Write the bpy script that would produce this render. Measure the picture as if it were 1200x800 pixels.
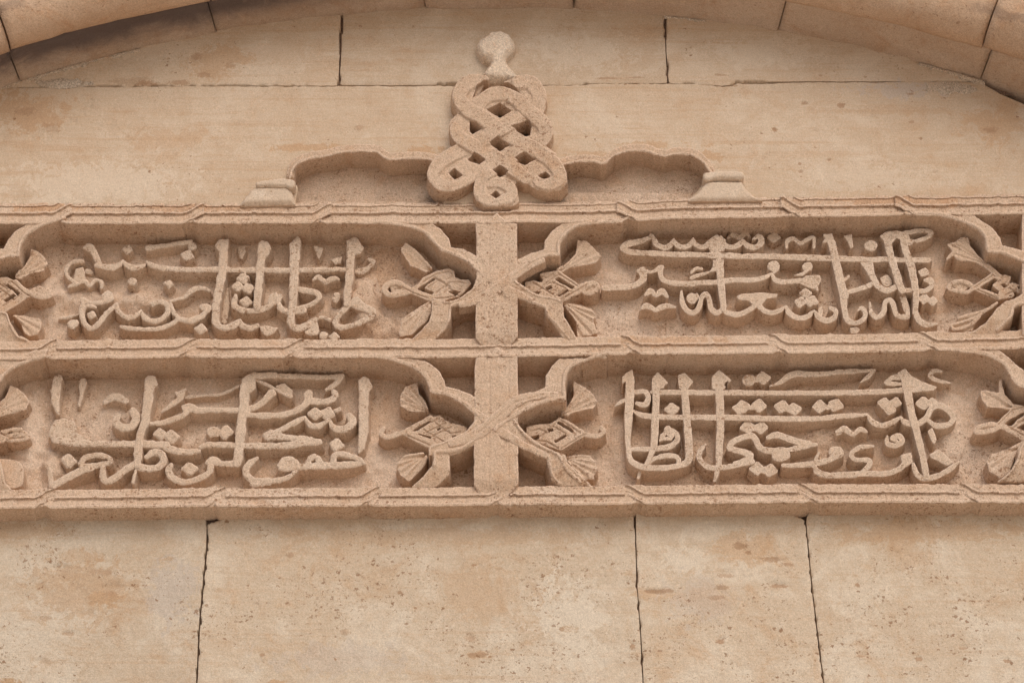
import bpy, math, random
import numpy as np

for o in list(bpy.data.objects):
    bpy.data.objects.remove(o)
scene = bpy.context.scene
COL = scene.collection

# ---------------------------------------------------------------- camera
S = 0.0025                      # one carving unit in metres
PITCH = math.radians(33.0)
FPX = 3300.0                    # focal length in photograph pixels (1200 wide)
DIST = FPX * S                  # distance from lens to the wall along the axis
CT, ST = math.cos(PITCH), math.sin(PITCH)
CAM_Z = 1.65
CAM = np.array([0.0, -DIST * CT, CAM_Z])
cam_data = bpy.data.cameras.new('camera')
cam_data.sensor_width = 36.0
cam_data.lens = FPX / 1200.0 * 36.0
cam_data.clip_end = 2000
cam = bpy.data.objects.new('camera', cam_data)
COL.objects.link(cam)
cam.location = CAM
cam.rotation_euler = (math.pi / 2 + PITCH, 0, 0)
scene.camera = cam

# ---------------------------------------------------------------- sky and sun (bright overcast)
SUN_EL, SUN_AZ = math.radians(46), math.radians(161)      # azimuth clockwise from +y
world = bpy.data.worlds.new("World")
scene.world = world
world.use_nodes = True
wn = world.node_tree
wn.nodes.clear()
sky = wn.nodes.new('ShaderNodeTexSky')
sky.sky_type = 'NISHITA'
sky.sun_disc = False
sky.sun_elevation = SUN_EL
sky.sun_rotation = SUN_AZ
sky.dust_density = 4.0
sky.air_density = 1.0
bg = wn.nodes.new('ShaderNodeBackground')
bg.inputs['Strength'].default_value = 0.13
wo = wn.nodes.new('ShaderNodeOutputWorld')
wn.links.new(sky.outputs[0], bg.inputs[0])
wn.links.new(bg.outputs[0], wo.inputs[0])
sun_data = bpy.data.lights.new('sun', 'SUN')
sun_data.energy = 1.5
sun_data.angle = math.radians(60)
sun_data.color = (1.0, 0.93, 0.84)
sun = bpy.data.objects.new('sun', sun_data)
COL.objects.link(sun)
sx, sy, sz = math.sin(SUN_AZ) * math.cos(SUN_EL), math.cos(SUN_AZ) * math.cos(SUN_EL), math.sin(SUN_EL)
from mathutils import Vector
sun.rotation_euler = Vector((sx, sy, sz)).to_track_quat('Z', 'Y').to_euler()
sun.location = (4, -10, 14)
scene.cycles.diffuse_bounces = 5
scene.view_settings.view_transform = 'Standard'
scene.view_settings.look = 'None'
scene.view_settings.exposure = -0.22
scene.view_settings.gamma = 1.0
scene.view_settings.use_curve_mapping = False

# ---------------------------------------------------------------- photograph point -> point on the wall
def W(u, v, h):
    """world x, z of the photograph point (u, v) on the plane h carving units proud of the wall (plane y=0)"""
    a = (np.asarray(u, float) - 600.0) / FPX
    b = (400.0 - np.asarray(v, float)) / FPX
    dy = CT - b * ST
    dz = ST + b * CT
    t = (-np.asarray(h, float) * S - CAM[1]) / dy
    return CAM[0] + a * t, CAM[2] + dz * t

# ---------------------------------------------------------------- noise helpers
def _hash(ix, iy, seed):
    n = (ix.astype(np.int64) * 374761393 + iy.astype(np.int64) * 668265263 + seed * 1442695041) & 0xffffffff
    n = ((n ^ (n >> 13)) * 1274126177) & 0xffffffff
    n = n ^ (n >> 16)
    return (n & 0xffff) / 32767.5 - 1.0
def vnoise(x, y, scale, seed=0):
    x = np.asarray(x, float) / scale
    y = np.asarray(y, float) / scale
    x, y = np.broadcast_arrays(x, y)
    ix, iy = np.floor(x), np.floor(y)
    fx, fy = x - ix, y - iy
    fx = fx * fx * (3 - 2 * fx); fy = fy * fy * (3 - 2 * fy)
    a = _hash(ix, iy, seed); b = _hash(ix + 1, iy, seed)
    c = _hash(ix, iy + 1, seed); d = _hash(ix + 1, iy + 1, seed)
    return (a * (1 - fx) + b * fx) * (1 - fy) + (c * (1 - fx) + d * fx) * fy
def fbm(x, y, scale, seed=0, n=3):
    r = 0; amp = 1
    for i in range(n):
        r = r + amp * vnoise(x, y, scale / 2 ** i, seed + i * 17); amp *= .5
    return r

# ---------------------------------------------------------------- objects
def thing(name, label, cat, loc, group=None):
    o = bpy.data.objects.new(name, None)
    o.empty_display_size = .1
    COL.objects.link(o)
    o.location = loc
    o['label'] = label
    o['category'] = cat
    if group: o['group'] = group
    return o

def mesh_obj(name, co, faces_quads, mat, parent=None, smooth=True, sharp=None):
    """faces_quads: (n,4) int array (a triangle repeats its last index)"""
    co = np.asarray(co, float)
    if parent is not None:
        p = parent
        off = np.array(p.location)
        while p.parent: p = p.parent; off = off + np.array(p.location)
        co = co - off
    me = bpy.data.meshes.new(name)
    fq = np.asarray(faces_quads, np.int32)
    me.vertices.add(len(co)); me.vertices.foreach_set('co', co.astype(np.float32).ravel())
    me.loops.add(fq.size); me.loops.foreach_set('vertex_index', fq.ravel())
    me.polygons.add(len(fq)); me.polygons.foreach_set('loop_start', np.arange(0, fq.size, 4, dtype=np.int32))
    me.polygons.foreach_set('loop_total', np.full(len(fq), 4, np.int32))
    me.polygons.foreach_set('use_smooth', np.full(len(fq), bool(smooth)))
    me.update(calc_edges=True)
    me.validate()
    me.materials.append(mat)
    o = bpy.data.objects.new(name, me)
    COL.objects.link(o)
    if parent is not None: o.parent = parent
    return o

# ---------------------------------------------------------------- materials
def stone(name, base, red=.35, pale=.35, pit=.6, bump=.5, streak=0.0, grain=.22, blotch=.5, stains=(), soot=None, seed=0.0, wear=0.0, fine=1.0, tonevar=False, spots=()):
    """weathered limestone: cloudy tint, mottling, sandy grain, scattered pits; stains = patches (u, v, ru, rv, tint, amount)"""
    m = bpy.data.materials.new(name)
    m.use_nodes = True
    nt = m.node_tree; N = nt.nodes; Lk = nt.links
    N.clear()
    out = N.new('ShaderNodeOutputMaterial')
    bs = N.new('ShaderNodeBsdfPrincipled')
    bs.inputs['Roughness'].default_value = .95
    bs.inputs['Specular IOR Level'].default_value = .12
    Lk.new(bs.outputs[0], out.inputs[0])
    geo = N.new('ShaderNodeNewGeometry')
    add = N.new('ShaderNodeVectorMath'); add.operation = 'ADD'
    add.inputs[1].default_value = (seed * 3.1, seed * 1.7, seed * 2.3)
    Lk.new(geo.outputs['Position'], add.inputs[0])
    P0 = geo.outputs['Position']; P = add.outputs[0]
    def noise(scale, detail=4, rough=.6, vec=None, dist=0.0, out_='Fac'):
        n = N.new('ShaderNodeTexNoise')
        n.inputs['Scale'].default_value = scale; n.inputs['Detail'].default_value = detail
        n.inputs['Roughness'].default_value = rough; n.inputs['Distortion'].default_value = dist
        Lk.new(vec or P, n.inputs['Vector'])
        return n.outputs[out_]
    def ramp(fac, a, b, va=0.0, vb=1.0):
        r = N.new('ShaderNodeMapRange'); r.interpolation_type = 'SMOOTHSTEP'
        if a > b: a, b, va, vb = b, a, vb, va
        r.inputs['From Min'].default_value = a; r.inputs['From Max'].default_value = b
        r.inputs['To Min'].default_value = va; r.inputs['To Max'].default_value = vb
        Lk.new(fac, r.inputs['Value'])
        return r.outputs[0]
    def math_(op, a, b=0.0):
        n = N.new('ShaderNodeMath'); n.operation = op
        for i, x in enumerate((a, b)):
            if isinstance(x, (int, float)): n.inputs[i].default_value = x
            else: Lk.new(x, n.inputs[i])
        return n.outputs[0]
    def vmath(op, a, b):
        n = N.new('ShaderNodeVectorMath'); n.operation = op
        for i, x in enumerate((a, b)):
            if isinstance(x, tuple): n.inputs[i].default_value = x
            else: Lk.new(x, n.inputs[i])
        return n
    def mix(fac, c1, c2, mode='MIX'):
        n = N.new('ShaderNodeMix'); n.data_type = 'RGBA'; n.blend_type = mode
        if isinstance(fac, (int, float)): n.inputs[0].default_value = fac
        else: Lk.new(fac, n.inputs[0])
        for i, c in ((6, c1), (7, c2)):
            if isinstance(c, tuple): n.inputs[i].default_value = (*c, 1)
            else: Lk.new(c, n.inputs[i])
        return n.outputs[2]
    b = base
    redc = (b[0] * .88, b[1] * .73, b[2] * .60)
    darkc = (b[0] * .70, b[1] * .60, b[2] * .52)
    palec = (min(b[0] * 1.15, .8), min(b[1] * 1.23, .8), min(b[2] * 1.32, .8))
    big = noise(2.1, 5, .66, dist=.8)
    mid = noise(8.0, 5, .72, dist=1.0)
    sm = noise(48.0, 4, .72)
    gr = noise(380.0, 1, .75)
    gr2 = noise(170.0, 2, .75)
    c = mix(math_('MULTIPLY', ramp(big, .46, .66), pale), b, palec)
    c = mix(math_('MULTIPLY', ramp(mid, .50, .70), red), c, redc)
    c = mix(math_('MULTIPLY', ramp(mid, .48, .32), pale * .8), c, palec)
    c = mix(math_('MULTIPLY', ramp(sm, .53, .72), blotch), c, redc)
    c = mix(math_('MULTIPLY', ramp(sm, .47, .30), blotch * .8), c, palec)
    if streak > 0:
        mp = N.new('ShaderNodeMapping'); mp.inputs['Scale'].default_value = (1.0, 1, 20)
        Lk.new(P, mp.inputs['Vector'])
        st = noise(2.2, 7, .70, vec=mp.outputs[0], dist=.5)
        mp2 = N.new('ShaderNodeMapping'); mp2.inputs['Scale'].default_value = (1.0, 1, 12)
        Lk.new(P, mp2.inputs['Vector'])
        st2 = noise(26, 3, .70, vec=mp2.outputs[0], dist=.2)
        c = mix(math_('MULTIPLY', ramp(st, .50, .68), streak), c, redc)
        c = mix(math_('MULTIPLY', ramp(st, .48, .30), streak * .7), c, palec)
        c = mix(math_('MULTIPLY', ramp(st2, .52, .70), streak * .8), c, redc)
    if stains:
        wob = math_('ADD', math_('MULTIPLY', math_('SUBTRACT', noise(17.0, 6, .80, dist=.9), .5), 4.6), math_('MULTIPLY', math_('SUBTRACT', sm, .5), 1.5))
    for (u, v, ru, rv, tint, amt) in stains:
        x0, z0 = W(u, v, 0)
        x1, _ = W(u + ru, v, 0); _, z1 = W(u, v - rv, 0)
        q = vmath('SUBTRACT', P0, (float(x0), 0.0, float(z0))).outputs[0]
        q = vmath('MULTIPLY', q, (1 / float(x1 - x0), 0.0, 1 / float(z1 - z0))).outputs[0]
        ln = vmath('LENGTH', q, (0, 0, 0)).outputs['Value']
        wv = math_('ADD', ln, wob)
        c = mix(math_('MULTIPLY', ramp(wv, 1.0, .62), amt), c, {'r': redc, 'd': darkc, 'p': palec, 'o': (b[0] * .88, b[1] * .69, b[2] * .52), 'k': (.10, .075, .065),
                                                        'g': (b[0] * .92, b[1] * .98, b[2] * 1.12)}[tint])
    if wear > 0:      # raised arrises rubbed pale
        pt = ramp(geo.outputs['Pointiness'], .505, .56)
        c = mix(math_('MULTIPLY', pt, wear), c, (min(b[0] * 1.22, .8), min(b[1] * 1.28, .8), min(b[2] * 1.36, .8)))
    oi = N.new('ShaderNodeObjectInfo')
    tone = ramp(oi.outputs['Random'], 0.0, 1.0, .955, 1.045)
    tv = N.new('ShaderNodeVectorMath'); tv.operation = 'SCALE'; Lk.new(c, tv.inputs[0]); Lk.new(tone, tv.inputs['Scale'])
    if tonevar: c = tv.outputs[0]
    # single bruises and iron-brown pits
    if spots: wob3 = math_('ADD', math_('MULTIPLY', math_('SUBTRACT', sm, .5), 2.2), math_('MULTIPLY', math_('SUBTRACT', gr2, .5), 1.2))
    for (u, v, ru, rv, amt) in spots:
        x0, z0 = W(u, v, 0)
        x1, _ = W(u + ru, v, 0); _, z1 = W(u, v - rv, 0)
        q = vmath('SUBTRACT', P0, (float(x0), 0.0, float(z0))).outputs[0]
        q = vmath('MULTIPLY', q, (1 / float(x1 - x0), 0.0, 1 / float(z1 - z0))).outputs[0]
        wv = math_('ADD', vmath('LENGTH', q, (0, 0, 0)).outputs['Value'], wob3)
        c = mix(math_('MULTIPLY', ramp(wv, 1.15, .6), amt), c, (b[0] * .66, b[1] * .50, b[2] * .39))
    # sandy grain
    k = grain
    c = mix(1.0, c, mix(ramp(gr, .26, .74), (1 - k * 1.7, 1 - k * 1.8, 1 - k * 1.9), (1 + k * 1.7, 1 + k * 1.65, 1 + k * 1.6)), 'MULTIPLY')
    c = mix(1.0, c, mix(ramp(gr2, .28, .72), (1 - k, 1 - k * 1.1, 1 - k * 1.2), (1 + k, 1 + k, 1 + k)), 'MULTIPLY')
    # pits, irregular in size and outline
    jit = vmath('SUBTRACT', noise(130.0, 1, .7, out_='Color'), (.5, .5, .5)).outputs[0]
    sc = N.new('ShaderNodeVectorMath'); sc.operation = 'SCALE'; sc.inputs['Scale'].default_value = .016
    Lk.new(jit, sc.inputs[0])
    PJ = vmath('MULTIPLY', vmath('ADD', P, sc.outputs[0]).outputs[0], (.8, 1.0, 1.15)).outputs[0]
    pits = None
    dens_n = ramp(noise(4.3, 3, .7), .38, .66, .35, 1.35)
    for (scl, dens, size) in ((170.0, .60 * fine + .06, .50), (90.0, .40 - .24 * (1 - fine), .46), (42.0, .10 + .02 * (1 - fine), .40), (19.0, .05 + .05 * (1 - fine), .24)):
        vo = N.new('ShaderNodeTexVoronoi'); vo.inputs['Scale'].default_value = scl
        Lk.new(PJ, vo.inputs['Vector'])
        sep = N.new('ShaderNodeSeparateColor'); Lk.new(vo.outputs['Color'], sep.inputs[0])
        dd = math_('MULTIPLY', dens_n, pit * dens)
        thr = math_('MULTIPLY', math_('SUBTRACT', sep.outputs[0], math_('SUBTRACT', 1.0, dd)), 1.0)
        thr = ramp(thr, 0.0, .22, 0.0, size)
        lt = ramp(math_('SUBTRACT', thr, vo.outputs['Distance']), 0.0, .10)
        # different depth of colour per pit
        lt = math_('MULTIPLY', lt, math_('ADD', .35, math_('MULTIPLY', sep.outputs[1], .65)))
        pits = lt if pits is None else math_('MAXIMUM', pits, lt)
    c = mix(math_('MULTIPLY', pits, .80), c, (b[0] * .46, b[1] * .31, b[2] * .22))
    if soot: c = soot(dict(N=N, Lk=Lk, noise=noise, ramp=ramp, math_=math_, vmath=vmath, mix=mix, P0=P0, base=b), c)  # soot crust, and on the soffit its painted shade as well
    Lk.new(c, bs.inputs['Base Color'])
    h = math_('ADD', math_('MULTIPLY', sm, 1.2), math_('MULTIPLY', gr, .30))
    h = math_('ADD', h, math_('MULTIPLY', gr2, .7))
    h = math_('SUBTRACT', h, math_('MULTIPLY', pits, 1.1))
    if streak > 0: h = math_('ADD', h, math_('MULTIPLY', st2, streak * 1.2))
    bp = N.new('ShaderNodeBump'); bp.inputs['Strength'].default_value = bump
    bp.inputs['Distance'].default_value = .006
    Lk.new(h, bp.inputs['Height']); Lk.new(bp.outputs[0], bs.inputs['Normal'])
    return m

def arch_soot(lo, hi, amt, xl=None):
    """a broken dark crust that follows the curve between two radii of the arch"""
    def f(k, c):
        ctr = W(588, 9, 0)
        q = k['vmath']('SUBTRACT', k['P0'], (float(ctr[0]), 0, float(ctr[1]) - 1580 * S)).outputs[0]
        q = k['vmath']('MULTIPLY', q, (1, 0, 1)).outputs[0]
        r = k['vmath']('LENGTH', q, (0, 0, 0)).outputs['Value']
        nz = k['noise'](5.0, 6, .7, dist=1.0)
        r = k['math_']('ADD', r, k['math_']('MULTIPLY', k['math_']('SUBTRACT', nz, .5), .16))
        mid = 1580 * S + (lo + hi) / 2; hw = (hi - lo) / 2
        dd = k['math_']('ABSOLUTE', k['math_']('SUBTRACT', r, mid))
        m = k['ramp'](dd, hw, hw * .3)
        m = k['math_']('MULTIPLY', m, k['ramp'](k['noise'](2.6, 5, .7), .42, .58))
        m = k['math_']('MULTIPLY', m, amt)
        return k['mix'](m, c, (.13, .09, .075))
    return f
def soffit_soot_shade(amt):
    """soot and painted shade, thickest on the left haunch, deepest away from the tympanum"""
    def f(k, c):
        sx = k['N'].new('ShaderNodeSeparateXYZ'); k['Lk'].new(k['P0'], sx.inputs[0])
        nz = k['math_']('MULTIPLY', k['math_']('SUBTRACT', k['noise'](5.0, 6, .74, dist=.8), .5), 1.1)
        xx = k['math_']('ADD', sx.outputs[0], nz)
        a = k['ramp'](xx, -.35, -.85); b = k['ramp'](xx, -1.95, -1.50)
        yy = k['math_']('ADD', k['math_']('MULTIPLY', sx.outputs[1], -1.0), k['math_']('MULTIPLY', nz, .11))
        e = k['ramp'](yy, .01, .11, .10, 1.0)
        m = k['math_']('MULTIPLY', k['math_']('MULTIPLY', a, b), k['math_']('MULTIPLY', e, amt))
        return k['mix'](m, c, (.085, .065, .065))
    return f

M_CARVE = stone('carved_limestone', (.565, .415, .30), pit=.58, bump=.6, red=.50, pale=.40, grain=.12, blotch=.40, wear=.8,
                stains=[(230, 245, 60, 8, 'r', .6), (1050, 240, 90, 10, 'r', .7), (60, 246, 60, 8, 'o', .6), (800, 408, 80, 8, 'o', .45), (500, 402, 60, 6, 'r', .5), (330, 590, 30, 10, 'p', .7), (640, 586, 16, 10, 'p', .8)])
M_LETTER = stone('letter_limestone', (.585, .45, .338), pit=.66, bump=.5, red=.28, pale=.40, grain=.12, blotch=.32, wear=.55, seed=1)
M_FLOOR = stone('panel_ground_limestone', (.59, .437, .322), pit=.50, bump=.7, red=.50, pale=.6, grain=.12, blotch=.40, seed=2,
                stains=[(725, 345, 22, 22, 'p', .8), (45, 345, 40, 40, 'p', .6), (35, 500, 30, 60, 'p', .6), (430, 530, 40, 40, 'p', .7), (1110, 500, 40, 60, 'p', .6), (150, 365, 60, 20, 'p', .5),
                        (450, 300, 40, 20, 'o', .35), (745, 215, 40, 14, 'p', .5)])
M_WALL = stone('ashlar_limestone', (.555, .43, .313), pit=.65, bump=.26, red=.42, pale=.75, streak=.42, grain=.07, blotch=.30, seed=3, fine=.25, tonevar=True, spots=[(908,152,4,3,.8),(986,123,4.5,3.4,.7),(942,121,5,2.4,.6),(1067,110,5,2,.7),(1068,143,4,2,.5),(938,201,3,2,.5),(972,187,2.6,2,.6),(937,192,2,1.6,.7),(1160,152,9,4,.5),(962,89,2,1.4,.6),(1014,90,2,1.6,.6),(845,88,8,1.4,.6),(955,173,2,1.4,.6),(1079,162,2,1.4,.7),(862,101,3,1,.6),(172,98,14,4,.7),(210,97,14,3,.6),(238,88,8,3,.5),(231,66,7,4,.5),(270,76,6,4,.4),(421,150,6,4,.4),(60,150,14,6,.35),(30,130,12,6,.4),(713,92,16,1.4,.6),(745,91,14,1.2,.5)],
               stains=[(30, 130, 50, 26, 'r', .75), (110, 215, 110, 26, 'p', .7), (200, 165, 60, 14, 'r', .45), (250, 70, 40, 20, 'r', .6), (150, 96, 40, 5, 'd', .55), (60, 235, 60, 8, 'p', .6),
                       (1165, 145, 40, 26, 'o', .5), (1060, 105, 60, 10, 'g', .75), (680, 60, 60, 26, 'p', .6), (900, 60, 60, 20, 'p', .5), (750, 40, 50, 14, 'r', .3), (1000, 205, 90, 20, 'p', .45),
                       (570, 70, 60, 24, 'p', .3), (1140, 225, 70, 10, 'r', .35), (190, 60, 50, 12, 'p', .5), (375, 173, 60, 5, 'o', .6), (495, 176, 30, 6, 'o', .6), (690, 182, 30, 5, 'r', .6), (760, 170, 60, 5, 'o', .5), (825, 184, 22, 7, 'o', .6), (1050, 130, 100, 5, 'r', .4), (960, 180, 80, 4, 'r', .3), (330, 60, 60, 20, 'r', .25)])
M_LOW = stone('lower_ashlar_limestone', (.555, .45, .337), pit=.95, bump=.28, red=.60, pale=.95, streak=.34, grain=.07, blotch=.42, seed=4, fine=.3, tonevar=True, spots=[(868,637,9,5,.7),(876,645,5,3,.8),(905,653,13,3.2,.6),(922,659,8,2.4,.6),(913,684,13,3,.75),(852,672,10,3,.5),(846,686,9,4,.6),(838,698,11,3,.5),(844,749,6,3.6,.8),(769,690,19,3,.6),(1005,683,4,2.6,.8),(1009,766,7,2.4,.6),(1077,770,4.5,3,.75),(1128,757,5,2,.6),(1181,772,5,3,.75),(742,755,4,4,.8),(552,745,7,5,.45),(560,765,11,3.5,.6),(130,693,11,5,.5),(118,668,14,4,.4),(52,722,9,3,.4),(78,740,9,3,.45),(340,648,5,3,.5),(468,692,3,2,.8),(487,710,2.5,1.6,.9),(404,738,6,4,.45),(425,709,6,2,.4),(555,660,3,1.6,.8),(658,735,3,3,.7),(393,770,2,2,.9),(307,765,3,2,.7),(1065,668,2,3,.5),(950,646,2,2,.4),(995,725,4,3,.3),(574,767,3,2,.9)],
              stains=[(100, 690, 70, 40, 'r', .55), (120, 700, 26, 10, 'o', .6), (90, 650, 40, 10, 'o', .4), (200, 690, 30, 40, 'g', .6), (560, 690, 60, 40, 'r', .4), (670, 720, 50, 50, 'p', .9),
                      (800, 655, 40, 18, 'p', .8), (870, 640, 40, 20, 'o', .5), (780, 695, 40, 8, 'o', .5), (840, 700, 40, 16, 'r', .5), (1080, 620, 130, 16, 'r', .6), (1060, 640, 30, 30, 'r', .4),
                      (1150, 730, 40, 12, 'p', .6), (500, 625, 200, 12, 'r', .45), (820, 700, 50, 30, 'g', .4), (1010, 690, 40, 30, 'p', .5), (30, 620, 60, 10, 'r', .5), (400, 770, 90, 20, 'g', .4),
                      (10, 798, 14, 5, 'o', .8), (325, 797, 14, 4, 'o', .7), (560, 765, 16, 5, 'o', .5)])
M_ARCH = stone('arch_limestone', (.52, .36, .245), pit=.30, bump=.6, red=.60, pale=.55, grain=.09, blotch=.35, seed=5, tonevar=True, soot=arch_soot(.05, .10, .38),
               stains=[(1170, 30, 40, 26, 'p', .7), (380, 4, 160, 8, 'k', .25)])
M_SOFFIT = stone('arch_soffit_limestone', (.50, .37, .27), pit=.25, bump=.55, red=.5, pale=.55, grain=.09, blotch=.40, seed=6, soot=soffit_soot_shade(.88))  # soot plus shade under the outer ring, both put into the colour
M_BULB = stone('pale_limestone', (.70, .56, .43), pit=.25, bump=.9, red=.25, pale=.6, grain=.14, seed=8)
M_CAP = stone('worn_cap_limestone', (.60, .475, .36), pit=.25, bump=.35, red=.2, pale=.7, grain=.08, blotch=.25, seed=12)
M_MORTAR = stone('mortar', (.24, .17, .13), pit=.2, bump=.8, seed=9)
M_LIME = stone('lime_mortar', (.56, .46, .36), pit=.2, bump=1.0, seed=11)
M_GROUND = stone('bounce_paving', (.72, .64, .54), pit=.1, bump=.3, red=.1, seed=10)

# ---------------------------------------------------------------- relief builder
def catmull(P, n=6):
    P = np.asarray(P, float)
    if len(P) < 3: return P
    Q = np.vstack([2 * P[0] - P[1], P, 2 * P[-1] - P[-2]])
    out = []
    for i in range(1, len(Q) - 2):
        p0, p1, p2, p3 = Q[i - 1], Q[i], Q[i + 1], Q[i + 2]
        for t in np.linspace(0, 1, n, endpoint=False):
            q = .5 * ((2 * p1) + (-p0 + p2) * t + (2 * p0 - 5 * p1 + 4 * p2 - p3) * t * t + (-p0 + 3 * p1 - 3 * p2 + p3) * t ** 3)
            out.append(q)
    out.append(Q[-2])
    out = np.array(out)
    out[:, 2] = np.clip(out[:, 2], P[:, 2].min(), P[:, 2].max())
    return out

TILES = {}
def tile(name, x0, y0, s): TILES[name] = (x0, y0, s)

def _pts(t, s, w=None, z=0.0):
    x0, y0, k = TILES[t]
    out = []
    for tok in s.split():
        a = [float(q) for q in tok.split(',')]
        ww = a[2] if len(a) > 2 else w
        zz = a[3] if len(a) > 3 else z
        out.append((x0 + a[0] / k, y0 + a[1] / k, (ww or 0) / k / 2, zz))
    return np.array(out)
def C(t, w, s, z=0.0): return ('s', catmull(_pts(t, s, w, z)))
def L(t, w, s, z=0.0): return ('s', _pts(t, s, w, z))
def P(t, s, z=0.0): return ('p', _pts(t, s, 0, z)[:, :2], z)
def PC(t, s, z=0.0):
    q = _pts(t, s, 0, z); q = np.vstack([q, q[:1]])
    return ('p', catmull(q, 4)[:, :2], z)
def H(t, s): return ('h', _pts(t, s, 0, 0)[:, :2])
def D(t, x, y, r, z=0.0, sides=4, rot=None, squash=.85):
    """dot: an uneven lozenge"""
    x0, y0, k = TILES[t]
    rnd = random.Random(int(x * 7 + y * 13 + ord(t[0])))
    rot = rnd.uniform(-.25, .38) if rot is None else rot
    pts = []
    if sides == 4:
        for i in range(4):
            for dl in (-.17, .17):
                an = rot + i * math.pi / 2 + dl
                rr = r * 1.12 * rnd.uniform(.93, 1.05)
                pts.append((x0 + (x + rr * math.cos(an)) / k, y0 + (y + rr * squash * math.sin(an)) / k))
    else:
        for i in range(11):
            an = 2 * math.pi * i / 11 + rot
            rr = r * .96 * rnd.uniform(.9, 1.08)
            pts.append((x0 + (x + rr * math.cos(an)) / k, y0 + (y + rr * squash * math.sin(an)) / k))
    return ('p', np.array(pts), z)

def sd_poly(U, V, poly):
    d2 = np.full(U.shape, 1e18); inside = np.zeros(U.shape, bool)
    n = len(poly)
    for i in range(n):
        ax, ay = poly[i]; bx, by = poly[(i + 1) % n]
        ex, ey = bx - ax, by - ay
        l2 = ex * ex + ey * ey
        if l2 < 1e-12: continue
        t = np.clip(((U - ax) * ex + (V - ay) * ey) / l2, 0, 1)
        d2 = np.minimum(d2, (U - ax - t * ex) ** 2 + (V - ay - t * ey) ** 2)
        c = (ay > V) != (by > V)
        with np.errstate(divide='ignore', invalid='ignore'):
            xi = (bx - ax) * (V - ay) / (by - ay if by != ay else 1e-9) + ax
        inside ^= c & (U < xi)
    d = np.sqrt(d2)
    return np.where(inside, -d, d)

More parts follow.
